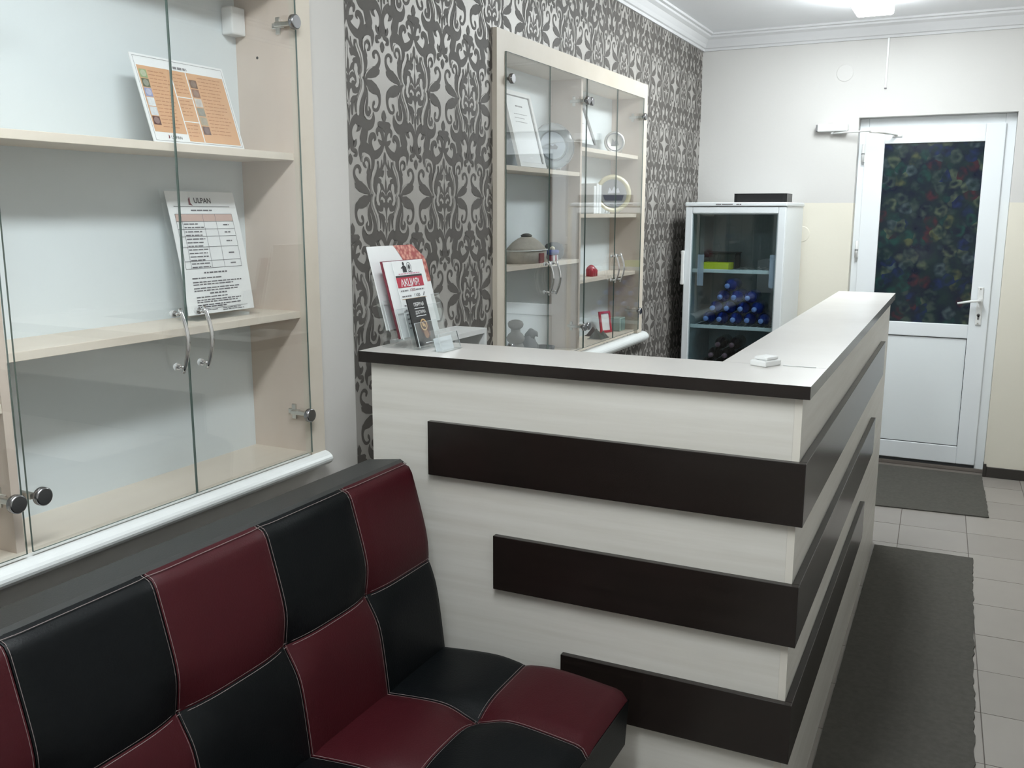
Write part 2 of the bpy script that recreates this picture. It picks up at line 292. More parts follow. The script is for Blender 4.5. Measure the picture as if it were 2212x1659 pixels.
# damask print: one traced half motif, mirrored and repeated half-drop over the wallpaper
def catmull(pts, k=5):
    out = []; n = len(pts)
    for i in range(n-1):
        p0, p1, p2, p3 = pts[max(i-1, 0)], pts[i], pts[i+1], pts[min(i+2, n-1)]
        for j in range(k):
            t = j/k
            out.append(tuple(0.5*((2*b)+(-a+c)*t+(2*a-5*b+4*c-d)*t*t+(-a+3*b-3*c+d)*t**3) for a, b, c, d in zip(p0, p1, p2, p3)))
    out.append(tuple(pts[-1])); return out
def stroke_polys(s):
    q = catmull(s); L, Rr = [], []
    for i, (x, y, wd) in enumerate(q):
        a, b = q[max(i-1, 0)], q[min(i+1, len(q)-1)]; tx, ty = b[0]-a[0], b[1]-a[1]; l = math.hypot(tx, ty) or 1
        nx, ny = -ty/l*max(wd, 0.5)/2, tx/l*max(wd, 0.5)/2; L.append((x+nx, y+ny)); Rr.append((x-nx, y-ny))
    polys = [[L[i], L[i+1], Rr[i+1], Rr[i]] for i in range(len(q)-1)]
    for i0, i1 in ((0, 1), (-1, -2)):              # half-round ends
        x, y, wd = q[i0]; dx, dy = x-q[i1][0], y-q[i1][1]; a0 = math.atan2(dy, dx)
        polys.append([(x+wd/2*math.cos(a0-math.pi/2+t*math.pi/5), y+wd/2*math.sin(a0-math.pi/2+t*math.pi/5)) for t in range(6)])
    return polys
dark, light = [], []
for s in WP_DS: dark.append(stroke_polys([(a, b, c*1.13) for a, b, c in s]))
for s in WP_AS: dark.append(stroke_polys(s))
for p in WP_DP + WP_AP: dark.append([[tuple(v[:2]) for v in p]])
for p in WP_LP: light.append([[tuple(v[:2]) for v in p]])
for s in WP_LS: light.append(stroke_polys(s))
PY, PZ, OY, OZ = 0.343, 0.650, 2.357, 1.547
def damask():
    mb = MB()
    iy0, iy1 = math.floor((WP_Y-OY)/PY)-1, math.ceil((YF-OY)/PY)+1
    for drop in (0, 1):
        for iy in range(iy0, iy1+1):
            for iz in range(-3, 3):
                cy = OY + iy*PY + drop*PY/2; cz = OZ + iz*PZ + drop*PZ/2
                for mir in (1, -1):
                    for mi, layer in ((0, dark), (1, light)):
                        for li, shape in enumerate(layer):
                            x = 0.0011 + (0.0011 if mi else 0) + li*0.00004 + (0.00002 if mir < 0 else 0)
                            for poly in shape:
                                pts = [(cy + mir*a*0.001, cz + b*0.001) for a, b in poly]
                                my = sum(p[0] for p in pts)/len(pts); mz = sum(p[1] for p in pts)/len(pts)
                                if my < WP_Y-0.05 or my > YF or mz < 0.3 or mz > 2.5: continue
                                if H2[0]-0.02 < my < H2[1]+0.02 and H2[2]-0.0 < mz < H2[3]+0.02: continue
                                mb.add([(x, y, z) for y, z in pts], [list(range(len(pts)))], mi)
    me = bpy.data.meshes.new('damask_print'); me.from_pydata(mb.v, [], mb.f); me.polygons.foreach_set('material_index', mb.mi)
    me.materials.append(M['paper_dark']); me.materials.append(M['paper_light'])
    bm = bmesh.new(); bm.from_mesh(me)
    bmesh.ops.triangulate(bm, faces=[f for f in bm.faces if len(f.verts) > 4])
    for co, no in (((0, WP_Y, 0), (0, -1, 0)), ((0, YF, 0), (0, 1, 0)), ((0, 0, 2.465), (0, 0, 1))):
        bmesh.ops.bisect_plane(bm, geom=bm.verts[:]+bm.edges[:]+bm.faces[:], plane_co=co, plane_no=no, clear_outer=True)
    for f in bm.faces:
        if f.normal.x < 0: f.normal_flip()
    bm.to_mesh(me); bm.free()
    o = bpy.data.objects.new('damask_print', me); COL.objects.link(o); child(o, wall_left); o['kind'] = 'stuff'
    o['label'] = 'dark brown damask scrollwork print'
damask()

# far wall with door opening
DX0, DX1, DZ1 = 0.932, 1.742, 2.038
wf = MB().box(-TW, DX0, YF, YF+TW, 0, ZC).box(DX1, XR+TW, YF, YF+TW, 0, ZC).box(DX0, DX1, YF, YF+TW, DZ1, ZC)
wall_far = structure(wf.build('wall_far', M['two_tone']))
wall_right = structure(MB().box(XR, XR+TW, YB, YF, 0, ZC).build('wall_right', M['white_wall']))
wall_back = structure(MB().box(-TW, XR+TW, YB-TW, YB, 0, ZC).build('wall_back', M['white_wall']))
ceiling = structure(MB().box(-TW, XR+TW, YB-TW, YF+TW, ZC, ZC+0.1).build('ceiling', M['ceiling']))
# cornice: stepped profile (distance from wall, height)
prof = [(0, 2.465), (0.012, 2.465), (0.014, 2.478), (0.022, 2.482), (0.03, 2.50), (0.045, 2.525), (0.064, 2.536), (0.066, 2.546), (0.08, 2.549), (0.082, ZC), (0, ZC)]
structure(MB().prism([(a, b) for a, b in prof], 'y', YB, YF).build('trim_1', M['cornice']))
structure(MB().prism([(YF-a, b) for a, b in prof], 'x', 0.0, XR).build('trim_2', M['cornice']))
structure(MB().prism([(XR-a, b) for a, b in prof], 'y', YB, YF).build('trim_3', M['cornice']))
structure(MB().cbox(DX1+0.012, XR, YF-0.012, YF, 0, 0.06, c=0.003).build('baseboard_far', M['baseboard']))
structure(MB().cbox(XR-0.012, XR, YB, YF-0.013, 0, 0.06, c=0.003).build('baseboard_right', M['baseboard']))
box('return', M['baseboard'], bpy.data.objects['baseboard_far'], DX1-0.004, DX1+0.012, YF-0.012, YF+0.05, 0, 0.075)

# floor: mortar bed + single tiles
floor = structure(MB().box(-TW, XR+TW, YB-TW, YF+TW, -0.1, -0.004).build('floor', M['grout']))
def tile_mat():
    m, nt, b = base_mat('floor_tile')
    oi = N(nt, 'ShaderNodeObjectInfo'); tc = N(nt, 'ShaderNodeTexCoord')
    nz = N(nt, 'ShaderNodeTexNoise', i_Scale=9.0, i_Detail=5.0); nt.links.new(tc.outputs['Object'], nz.inputs['Vector'])
    mx = N(nt, 'ShaderNodeMix', data_type='RGBA'); mx.inputs[6].default_value = (*lin((140, 134, 128)), 1); mx.inputs[7].default_value = (*lin((156, 150, 143)), 1)
    ma = N(nt, 'ShaderNodeMath', operation='MULTIPLY_ADD'); ma.inputs[1].default_value = 0.5; nt.links.new(oi.outputs['Random'], ma.inputs[0])
    m2 = N(nt, 'ShaderNodeMath', operation='MULTIPLY'); m2.inputs[1].default_value = 0.5; nt.links.new(nz.outputs['Fac'], m2.inputs[0]); nt.links.new(m2.outputs[0], ma.inputs[2])
    nt.links.new(ma.outputs[0], mx.inputs[0]); nt.links.new(mx.outputs[2], b.inputs['Base Color'])
    b.inputs['Roughness'].default_value = 0.38; b.inputs['Specular IOR Level'].default_value = 0.5
    return m
M['tile'] = tile_mat()
def clip(poly, room):
    for k in range(4):
        a, s, lim = room[k]; out = []
        for i in range(len(poly)):
            p, q = poly[i], poly[(i+1) % len(poly)]; ip, iq = s*(p[a]-lim) >= 0, s*(q[a]-lim) >= 0
            if ip: out.append(p)
            if ip != iq:
                t = (lim-p[a])/(q[a]-p[a]); out.append((p[0]+t*(q[0]-p[0]), p[1]+t*(q[1]-p[1])))
        poly = out
        if len(poly) < 3: return []
    return poly
TP = 0.2945; ct, st_ = math.cos(0.0318), math.sin(0.0318)
room = [(0, 1, 0.001), (0, -1, XR-0.001), (1, 1, YB+0.001), (1, -1, YF-0.001)]
for i in range(-8, 5):
    for j in range(-19, 12):
        g = 0.0016
        loc = [(i*TP+g, j*TP+g), ((i+1)*TP-g, j*TP+g), ((i+1)*TP-g, (j+1)*TP-g), (i*TP+g, (j+1)*TP-g)]
        P = clip([(1.716+ct*a-st_*b, 3.25+st_*a+ct*b) for a, b in loc], room)
        if not P: continue
        c = (sum(p[0] for p in P)/len(P), sum(p[1] for p in P)/len(P))
        if c[0] < 1.0 and c[1] > 2.3 and c[1] < 4.0: pass
        MB().prism(P, 'z', -0.006, random.uniform(-0.0004, 0.0002)).build('tile', M['tile'], floor)
# threshold in the door recess
box('threshold', M['grout'], floor, DX0, DX1, YF, YF+0.3, -0.006, 0.0)

# ------------------------------------------------------------------ door
def film_mat():
    m, nt, b = base_mat('patterned_film')
    tc = N(nt, 'ShaderNodeTexCoord'); mp = N(nt, 'ShaderNodeMapping'); mp.inputs['Scale'].default_value = (1, 0, 1); nt.links.new(tc.outputs['Object'], mp.inputs[0])
    wn = N(nt, 'ShaderNodeTexNoise', i_Scale=18.0, i_Detail=2.0); nt.links.new(mp.outputs[0], wn.inputs['Vector'])
    av = N(nt, 'ShaderNodeVectorMath', operation='MULTIPLY_ADD'); av.inputs[1].default_value = (0.05, 0, 0.05); nt.links.new(wn.outputs['Color'], av.inputs[0]); nt.links.new(mp.outputs[0], av.inputs[2])
    v = N(nt, 'ShaderNodeTexVoronoi', i_Scale=15.0); nt.links.new(av.outputs[0], v.inputs['Vector'])
    # petal / crescent rings around each cell
    d1 = N(nt, 'ShaderNodeValToRGB'); e_ = d1.color_ramp.elements; e_[0].position = 0.12; e_[0].color = (0, 0, 0, 1); e_[1].position = 0.34; e_[1].color = (1, 1, 1, 1)
    x3 = d1.color_ramp.elements.new(0.44); x3.color = (1, 1, 1, 1); x4 = d1.color_ramp.elements.new(0.66); x4.color = (0, 0, 0, 1)
    nt.links.new(v.outputs['Distance'], d1.inputs[0])
    hue = N(nt, 'ShaderNodeSeparateColor'); nt.links.new(v.outputs['Color'], hue.inputs[0])
    cr = N(nt, 'ShaderNodeValToRGB'); cr.color_ramp.interpolation = 'CONSTANT'; el = cr.color_ramp.elements
    cols = [(0.0, (54, 66, 62)), (0.2, (70, 80, 66)), (0.38, (28, 40, 76)), (0.55, (60, 34, 42)), (0.62, (62, 76, 80)), (0.76, (28, 60, 56)), (0.92, (70, 76, 54))]
    el[0].color = (*lin(cols[0][1]), 1); el[1].position = cols[1][0]; el[1].color = (*lin(cols[1][1]), 1)
    for p_, c_ in cols[2:]: k_ = el.new(p_); k_.color = (*lin(c_), 1)
    nt.links.new(hue.outputs[0], cr.inputs[0])
    bg = N(nt, 'ShaderNodeTexNoise', i_Scale=12.0, i_Detail=2.0); nt.links.new(mp.outputs[0], bg.inputs['Vector'])
    bc = N(nt, 'ShaderNodeValToRGB'); bc.color_ramp.elements[0].position = 0.35; bc.color_ramp.elements[0].color = (*lin((18, 26, 44)), 1); bc.color_ramp.elements[1].position = 0.65; bc.color_ramp.elements[1].color = (*lin((28, 44, 46)), 1)
    nt.links.new(bg.outputs['Fac'], bc.inputs[0])
    mk = N(nt, 'ShaderNodeTexNoise', i_Scale=22.0, i_Detail=1.0); nt.links.new(mp.outputs[0], mk.inputs['Vector'])
    mr = N(nt, 'ShaderNodeValToRGB'); mr.color_ramp.elements[0].position = 0.36; mr.color_ramp.elements[1].position = 0.62; nt.links.new(mk.outputs['Fac'], mr.inputs[0])
    mu = N(nt, 'ShaderNodeMath', operation='MULTIPLY'); nt.links.new(d1.outputs[0], mu.inputs[0]); nt.links.new(mr.outputs[0], mu.inputs[1])
    mx = N(nt, 'ShaderNodeMix', data_type='RGBA'); nt.links.new(mu.outputs[0], mx.inputs[0]); nt.links.new(bc.outputs[0], mx.inputs[6]); nt.links.new(cr.outputs[0], mx.inputs[7])
    nt.links.new(mx.outputs[2], b.inputs['Base Color']); b.inputs['Roughness'].default_value = 0.12; b.inputs['Specular IOR Level'].default_value = 0.5
    return m
M['film'] = film_mat()
door = structure(bpy.data.objects.new('door_1', None)); COL.objects.link(door); door.location = (1.33, YF+0.06, 0)
door['label'] = 'white plastic door with dark floral glass and lever handle'
FY = YF + 0.075                                   # frame front plane
fm = MB().cbox(DX0+0.0005, DX0+0.05, FY, FY+0.06, 0, DZ1-0.0005, c=0.003).cbox(DX1-0.055, DX1-0.0005, FY, FY+0.06, 0, DZ1-0.0005, c=0.003).cbox(DX0+0.05, DX1-0.055, FY, FY+0.06, DZ1-0.066, DZ1-0.0005, c=0.003)
fm.build('door_frame', M['pvc'], door)
LX0, LX1, LZ0, LZ1 = 0.968, 1.692, 0.042, 1.985   # leaf
LY = FY - 0.014
GX0, GX1, GZ0, GZ1 = 1.075, 1.592, 0.866, 1.890   # pane
QX0, QX1, QZ0, QZ1 = 1.078, 1.595, 0.145, 0.786   # lower panel
def leaf_bar(x0, x1, z0, z1, n): return box(n, M['pvc'], door, x0, x1, LY, LY+0.06, z0, z1, ch=0.004)
leaf_bar(LX0, GX0, LZ0, LZ1, 'stile'); leaf_bar(GX1+0.002, LX1, LZ0, LZ1, 'stile')
leaf_bar(GX0, GX1+0.002, GZ1, LZ1, 'rail'); leaf_bar(GX0, GX1+0.002, QZ1, GZ0, 'rail'); leaf_bar(GX0, GX1+0.002, LZ0, QZ0, 'rail')
pane = box('glass_pane', M['film'], door, GX0, GX1+0.002, LY+0.014, LY+0.03, GZ0, GZ1)
pane['label'] = 'dark glass with multicoloured floral film'
g = MB()
for x0, x1, z0, z1 in ((QX0-0.003, QX1, QZ1-0.004, QZ1), (QX0-0.003, QX1, QZ0, QZ0+0.004), (QX0-0.003, QX0+0.003, QZ0, QZ1), (QX1-0.004, QX1, QZ0, QZ1)): g.box(x0, x1, LY+0.006, LY+0.016, z0, z1)
g.build('gasket', M['rubber'], door)
box('panel', M['pvc_panel'], door, QX0-0.003, QX1, LY+0.01, LY+0.03, QZ0, QZ1)
box('weather_strip', M['rubber'], door, LX0, LX1, LY+0.008, LY+0.05, 0.024, LZ0)
box('sill', M['grout'], door, DX0, DX1, FY-0.01, FY+0.06, 0.0, 0.022, ch=0.003)
for hz in (1.84, 1.285):
    h_ = MB(); h_.tube([(LX0-0.008, LY-0.008, hz-0.05), (LX0-0.008, LY-0.008, hz+0.05)], 0.0085, 10); h_.tube([(LX0-0.008, LY-0.008, hz-0.006), (LX0-0.008, LY-0.008, hz-0.002)], 0.0098, 10, mi=1)
    h_.box(LX0-0.004, LX0+0.004, LY-0.004, LY, hz-0.05, hz+0.05); h_.build('hinge', [M['white_plastic'], M['rubber']], door)
hd = MB().cbox(1.626, 1.657, LY-0.010, LY, 0.868, 1.085, c=0.005).build('handle_plate', M['white_plastic'], door)
lv = MB().tube([(1.641, LY-0.004, 1.01), (1.641, LY-0.045, 1.01)], 0.011, 12); lv.tube([(1.646, LY-0.047, 1.01), (1.60, LY-0.05, 1.006), (1.528, LY-0.05, 0.992)], [0.011, 0.0105, 0.0085], 12, flat=0.7); lv.build('lever', M['white_plastic'], hd)
MB().lathe([(0.009, 0), (0.009, 0.003)], (1.641, LY-0.0105, 0.925), (0, -1, 0), 14).box(1.637, 1.645, LY-0.0135, LY-0.0105, 0.900, 0.925).build('lock_cylinder', M['dark_chrome'], hd)
for z_ in (1.075, 0.879): MB().lathe([(0.004, 0), (0.004, 0.002)], (1.641, LY-0.0105, z_), (0, -1, 0), 10).build('screw', M['steel'], hd)
# plaster edges of the recess, darker worn paint
# ------------------------------------------------------------------ lamps
def lamp(y0, y1, x0, x1, s, label):
    t = thing('ceiling_lamp', label, 'lamp', ((x0+x1)/2, (y0+y1)/2, ZC), 'long white ceiling lamps')
    MB().cbox(x0-0.006, x1+0.006, y0-0.006, y1+0.006, 2.530, ZC, c=0.004).build('housing', M['lamp_body'], t)
    MB().cbox(x0, x1, y0, y1, 2.475, 2.532, c=0.012).build('diffuser', emit('lamp_glow', LAMP_COLOR, s), t)
lamp(4.05, 5.235, 0.955, 1.132, LAMP_FAR_STRENGTH, 'glowing white lamp on the ceiling in front of the door wall')
lamp(0.15, 1.35, 0.90, 1.08, LAMP_STRENGTH, 'glowing white lamp on the ceiling above the bench sofa')

# ------------------------------------------------------------------ wall cabinets
def knob(parent, y, z, x=0.0265):
    MB().lathe([(0.007, -0.004), (0.007, 0.004), (0.0165, 0.004), (0.018, 0.006), (0.018, 0.016), (0.0155, 0.0185)], (x, y, z), (1, 0, 0), 22).build('hinge_knob', M['dark_chrome'], parent)
def hinge_plate(parent, y, z, side):
    """cross plate on the inner face of a side panel (side = +1 when the panel face looks to +y)"""
    b = MB(); ya, yb = (y, y+0.005*side) if side > 0 else (y-0.005, y)
    b.cbox(-0.052, -0.012, ya, yb, z-0.007, z+0.007, c=0.002).cbox(-0.040, -0.026, ya, yb, z-0.021, z+0.021, c=0.002)
    yc = (y+0.012*side); b.cbox(-0.034, 0.0200, min(yc-0.006, yc+0.006), max(yc-0.006, yc+0.006), z-0.006, z+0.006, c=0.002)
    b.build('hinge_plate', M['steel'], parent)
def bow_handle(parent, y, z0, z1):
    n = 15; pts = []
    for i in range(n):
        t = i/(n-1); pts.append((0.046 + 0.020*math.sin(math.pi*t) - 0.004, y - 0.010*math.sin(math.pi*t)*0, z1 + 0.006 - (z1-z0+0.012)*t))
    b = MB(); b.tube(pts, [0.0045+0.001*math.sin(math.pi*i/(n-1)) for i in range(n)], 10, flat=0.75)
    for z in (z0+0.006, z1-0.006): b.tube([(0.0265, y, z), (0.046, y, z)], 0.0042, 10); b.tube([(0.0265, y, z), (0.0275, y, z)], 0.0075, 12)
    b.build('handle', M['chrome'], parent)
    for z in (z0+0.006, z1-0.006): MB().lathe([(0.0085, 0), (0.007, 0.003)], (0.0205, y, z), (-1, 0, 0), 12).build('screw_cap', M['white_plastic'], parent)
def cabinet(name, label, C, comps, shelves, doors, fw, frame_top, bar, hinges_z, handle_z, left_frame=True):
    y0, y1, z0, z1, d = C['y0'], C['y1'], C['z0'], C['z1'], C['d']; t = 0.018
    T = thing(name, label, 'cabinet', (0, (y0+y1)/2, z0))
    box('back_panel', M['cab_back'], T, -d-0.012, -d, y0, y1, z0, z1)
    box('side_panel', M['maple'], T, -d-0.012, 0.0, y0-t, y0, z0-t, z1+t); box('side_panel', M['maple'], T, -d-0.012, 0.0, y1, y1+t, z0-t, z1+t)
    box('top_panel', M['maple_flat'], T, -d-0.012, 0.0, y0, y1, z1, z1+t); box('bottom_panel', M['maple_flat'], T, -d-0.012, 0.0, y0, y1, z0-t, z0)
    for k in range(len(comps)-1): box('divider', M['maple'], T, -d, 0.0, comps[k][1], comps[k+1][0], z0, z1)
    for k, zs in enumerate(shelves):
        for z in zs: box('shelf', M['maple_flat'], T, -d, -0.001, comps[k][0], comps[k][1], z, z+t, ch=0.001)
    # mitred face frame
    xa, xb = 0.0, 0.020; zt = frame_top; zb = z0-t
    if left_frame: MB().prism([(y0-fw, zb), (y0, zb), (y0, z1), (y0-fw, zt)], 'x', xa, xb).build('frame_stile', M['frame_wood'], T)
    MB().prism([(y1, zb), (y1+fw, zb), (y1+fw, zt), (y1, z1)], 'x', xa, xb).build('frame_stile', M['frame_wood'], T)
    MB().prism([(y0, z1), (y1, z1), (y1+fw, zt), (y0-fw, zt)], 'x', xa, xb).build('frame_rail', M['frame_wood'], T)
    # half-round white moulding below the doors
    by0, by1, bz0, bz1 = bar; cz, rz = (bz0+bz1)/2, (bz1-bz0)/2
    pr = [(0.0005, bz0+0.001)] + [(0.006+0.040*math.cos(a), cz+rz*math.sin(a)) for a in [(-90+i*15)*math.pi/180 for i in range(13)]] + [(0.0005, bz1-0.001)]
    MB().prism(pr, 'y', by0, by1, smooth=False).build('bottom_moulding', M['white_gloss'], T)
    # glass doors
    for i, (a, b, hs) in enumerate(doors):
        g = 0.0012; D = MB().box(0.0205, 0.0255, a+g, b-g, z0+0.002, z1-0.001, mats=[1, 1, 1, 0, 1, 0]).build('glass_door', [M['glass'], M['glass_edge']], T)
        hy = a+0.022 if hs < 0 else b-0.022
        for z in hinges_z: knob(D, hy, z)
        bow_handle(D, (b-0.036) if hs < 0 else (a+0.036), handle_z[0], handle_z[1])
        for z in hinges_z: hinge_plate(T, [c for c in comps if c[0]-0.05 <= a and b <= c[1]+0.05][0][0 if hs < 0 else 1], z, 1 if hs < 0 else -1)
    return T
cabinet('wall_cabinet', 'light maple wall cabinet with glass doors above the sofa', C1, [(0.26, 1.082), (1.100, 1.945)],
        [[1.13, 1.60], [1.630, 1.222]], [(0.252, 0.670, -1), (0.670, 1.088, 1), (1.098, 1.522, -1), (1.522, 1.943, 1)], 0.058, 2.125,
        (0.16, 2.003, 0.806, 0.850), (1.962, 0.965), (1.154, 1.284))
cabinet('display_cabinet', 'pale framed glass display cabinet set in the damask wall', C2, [(3.116, 3.886), (3.904, 4.668)],
        [[1.655, 1.275], [1.767, 1.474, 1.179]], [(3.110, 3.502, -1), (3.502, 3.894, 1), (3.896, 4.283, -1), (4.283, 4.672, 1)], 0.070, 2.141,
        (3.03, 4.79, 0.808, 0.866), (1.976, 0.988), (1.170, 1.297))

# things in the wall cabinet
tag(box('junction_box', M['white_plastic'], None, -0.1765, -0.140, 1.895, 1.944, 1.944, 2.012, ch=0.004), 'small white cable box in the top corner of the wall cabinet', 'box')
MB().lathe([(0.0035, -0.0005), (0.0035, 0.0006)], (-0.107, 1.9449, 1.89), (0, -1, 0), 10).build('screw_hole', M['black'], bpy.data.objects['wall_cabinet'])

# orange menu card, leaning
def bars(pl, mb, a0, a1, b, n, dy, hgt, h, mi=0, ragged=0.25):
    for k in range(n):
        bb = b - k*dy; x = a0; end = a0 + (a1-a0)*(1-random.random()*ragged)
        while x < end-0.002:
            l = random.uniform(0.006, 0.02); pl.rect(mb, x, min(x+l, end), bb, bb+hgt, h, mi); x += l + 0.0025
def menu():
    pl = Plane((-0.045, 1.530, 1.6495), (0, 1, 0), (-0.062, 0, 0.196)); W_, H_ = 0.283, 0.205
    T = thing('menu_card', 'orange printed menu card leaning on the upper shelf of the wall cabinet', 'menu', pl.p(W_/2, 0))
    mb = MB(); pl.slab(mb, 0, W_, 0, H_, -0.003, 0); mb.build('card', M['paper'], T)
    b = MB(); o = 0.006
    for r in ((o, W_-o, o, o+0.0009), (o, W_-o, H_-o, H_-o+0.0009), (o, o+0.0009, o, H_-o), (W_-o, W_-o+0.0009, o, H_-o)): pl.rect(b, *r, 0.0004)
    b.build('border_line', M['ink_grey'], T)
    p = MB(); pl.rect(p, 0.010, 0.104, 0.026, 0.178, 0.0005); pl.rect(p, 0.1065, 0.152, 0.010, 0.178, 0.0005) ; pl.rect(p, 0.106, 0.1065, 0.026, 0.178, 0.0005); pl.rect(p, 0.1545, W_-0.010, 0.010, 0.178, 0.0005)
    p.build('colour_field', M['ink_orange'], T)
    l = MB(); pl.rect(l, 0.104, 0.1068, 0.010, 0.178, 0.0007); pl.rect(l, 0.152, 0.1548, 0.010, 0.178, 0.0007); pl.rect(l, 0.1065, 0.152, 0.114, 0.1162, 0.0008); pl.rect(l, 0.1065, 0.152, 0.056, 0.0582, 0.0008); l.build('divider_line', M['paper'], T)
    t = MB()
    bars(pl, t, 0.118, 0.160, 0.182, 1, 0.01, 0.006, 0.0006, 0, 0.0)
    bars(pl, t, 0.038, 0.098, 0.166, 16, 0.0085, 0.0016, 0.0009, 1); bars(pl, t, 0.110, 0.148, 0.168, 6, 0.0085, 0.0016, 0.0009, 1); bars(pl, t, 0.110, 0.148, 0.106, 5, 0.0085, 0.0016, 0.0009, 1); bars(pl, t, 0.110, 0.148, 0.048, 4, 0.0085, 0.0016, 0.0009, 1); bars(pl, t, 0.186, 0.262, 0.168, 17, 0.0085, 0.0016, 0.0009, 1)
    t.build('printed_text', [M['ink_grey'], mat('ink_brown', (176, 120, 84), 0.6)], T)
    cols = [(150, 168, 120), (92, 98, 72), (150, 156, 190), (216, 220, 222), (208, 212, 216), (84, 40, 34)]
    for k, c in enumerate(cols):
        y = 0.150 - k*0.0215; f = MB(); pl.rect(f, 0.013, 0.034, y-0.0005, y+0.019, 0.0009); pl.disc(f, 0.0235, y+0.0095, 0.0078, 0.0012, 1); f.build('food_photo', [mat('food_photo_ground', c, 0.5, noise=0.3, nscale=90), mat('food_photo_plate', tuple(min(255, int(v*0.6+90)) for v in c), 0.5, noise=0.2, nscale=150)], T)
    cols2 = [(120, 92, 74), (148, 110, 92), (206, 198, 188), (150, 146, 132), (176, 164, 140), (110, 84, 78)]
    for k, c in enumerate(cols2):
        y = 0.142 - k*0.0225; f = MB(); pl.rect(f, 0.158, 0.181, y, y+0.020, 0.0009); pl.disc(f, 0.1695, y+0.010, 0.008, 0.0012, 1); f.build('food_photo', [mat('food_photo_ground', c, 0.5, noise=0.3, nscale=90), mat('food_photo_plate', tuple(min(255, int(v*0.7+50)) for v in c), 0.5, noise=0.2, nscale=150)], T)
    text('logo_text', 'ULPAN', pl, 0.052, 0.0125, 0.0100, M['ink'], T, 0.0008, width=0.032)
    f = MB(); pl.poly(f, [(0.044, 0.0115), (0.048, 0.0135), (0.0485, 0.018), (0.046, 0.0215), (0.0455, 0.017)], 0.0008); f.build('logo_mark', M['ink_maroon'], T)
    # clear prop behind the card
    q = MB(); q.add([pl.p(0.10, 0.12, -0.003), pl.p(0.18, 0.12, -0.003), Vector((-0.125, 1.71, 1.6485)), Vector((-0.125, 1.63, 1.6485))], [(0,1,2,3)]); q.build('easel_prop', M['acrylic'], T)
menu()
def price_sheet():
    pl = Plane((-0.085, 1.635, 1.2530), (0, 1, 0), (-0.055, 0.018, 0.298)); W_, H_ = 0.228, 0.300
    T = thing('price_sheet', 'white price list sheet standing on the middle shelf of the wall cabinet', 'paper', pl.p(W_/2, 0))
    n = 14; mb = MB(); bow = lambda b: 0.005*math.sin(math.pi*b/H_)
    class Bow(Plane):
        def p(s, a, b, h=0.0): return Plane.p(s, a, b, h + bow(b))
    pb = Bow(pl.o, pl.u, pl.v)
    for s_, h in ((1, 0.0), (-1, -0.0008)):
        mb.add([pb.p(a, H_*i/n, h) for i in range(n+1) for a in (0, W_)], [((2*i, 2*i+1, 2*i+3, 2*i+2) if s_ > 0 else (2*i, 2*i+2, 2*i+3, 2*i+1)) for i in range(n)])
    mb.build('sheet', M['paper'], T)
    q = MB(); pl.slab(q, -0.012, W_-0.002, -0.002, H_+0.006, -0.0050, -0.0030); q.box(-0.130, -0.060, 1.640, 1.860, 1.2403, 1.2425); q.build('acrylic_stand', M['acrylic'], T)
    f = MB(); pb.poly(f, [(0.068, 0.267), (0.080, 0.265), (0.074, 0.272), (0.075, 0.287), (0.069, 0.281)], 0.0009); f.build('logo_mark', M['ink_maroon'], T)
    text('logo_text', 'ULPAN', pb, 0.086, 0.2715, 0.0185, M['ink'], T, 0.0009, width=0.056, bold=0.0004)
    t = MB()
    def R(a0, a1, b0, b1, mi=0): pb.rect(t, a0, a1, b0, b1, 0.0008 + mi*0.0002, mi)
    R(0.018, 0.204, 0.262, 0.2632); bars(pb, t, 0.07, 0.14, 0.252, 1, 0.01, 0.003, 0.0009, 0, 0)
    rows = [0.244, 0.226, 0.207, 0.189, 0.163, 0.129, 0.111]; cols_ = [0.016, 0.034, 0.104, 0.146, 0.206]
    pb.rect(t, 0.016, 0.206, 0.226, 0.244, 0.0006, 1)
    for r in rows: R(0.016, 0.206, r-0.0005, r+0.0005)
    for c in cols_:
        for k in range(len(rows)-1): R(c-0.0005, c+0.0005, rows[k+1], rows[k])
    for k in range(1, 6):
        bars(pb, t, 0.037, 0.101, rows[k]-0.0075, max(1, int((rows[k]-rows[k+1])/0.0085)), 0.0085, 0.0026, 0.0009, 0, 0.3); bars(pb, t, 0.168, 0.188, (rows[k]+rows[k+1])/2-0.001, 1, 0.01, 0.003, 0.0009, 0, 0)
    bars(pb, t, 0.072, 0.150, 0.098, 1, 0.01, 0.0036, 0.0009, 0, 0)
    for b_, a1 in ((0.086, 0.13), (0.0765, 0.196), (0.0705, 0.165), (0.0615, 0.185), (0.0555, 0.178)): bars(pb, t, 0.030, a1, b_, 1, 0.01, 0.0026, 0.0009, 0, 0)
    bars(pb, t, 0.080, 0.138, 0.0475, 1, 0.01, 0.0034, 0.0009, 0, 0)
    for b_, a1 in ((0.0395, 0.14), (0.0325, 0.185), (0.0275, 0.172), (0.0205, 0.182), (0.0155, 0.13)): bars(pb, t, 0.034, a1, b_, 1, 0.01, 0.0026, 0.0009, 0, 0)
    R(0.020, 0.204, 0.0118, 0.0126); bars(pb, t, 0.024, 0.10, 0.008, 1, 0.004, 0.0016, 0.0009, 0, 0); bars(pb, t, 0.116, 0.19, 0.0085, 2, 0.004, 0.0016, 0.0009, 0, 0.2)
    t.build('printed_text', [mat('ink_soft', (96, 94, 100), 0.6), mat('table_head', (204, 176, 166), 0.6)], T)
price_sheet()
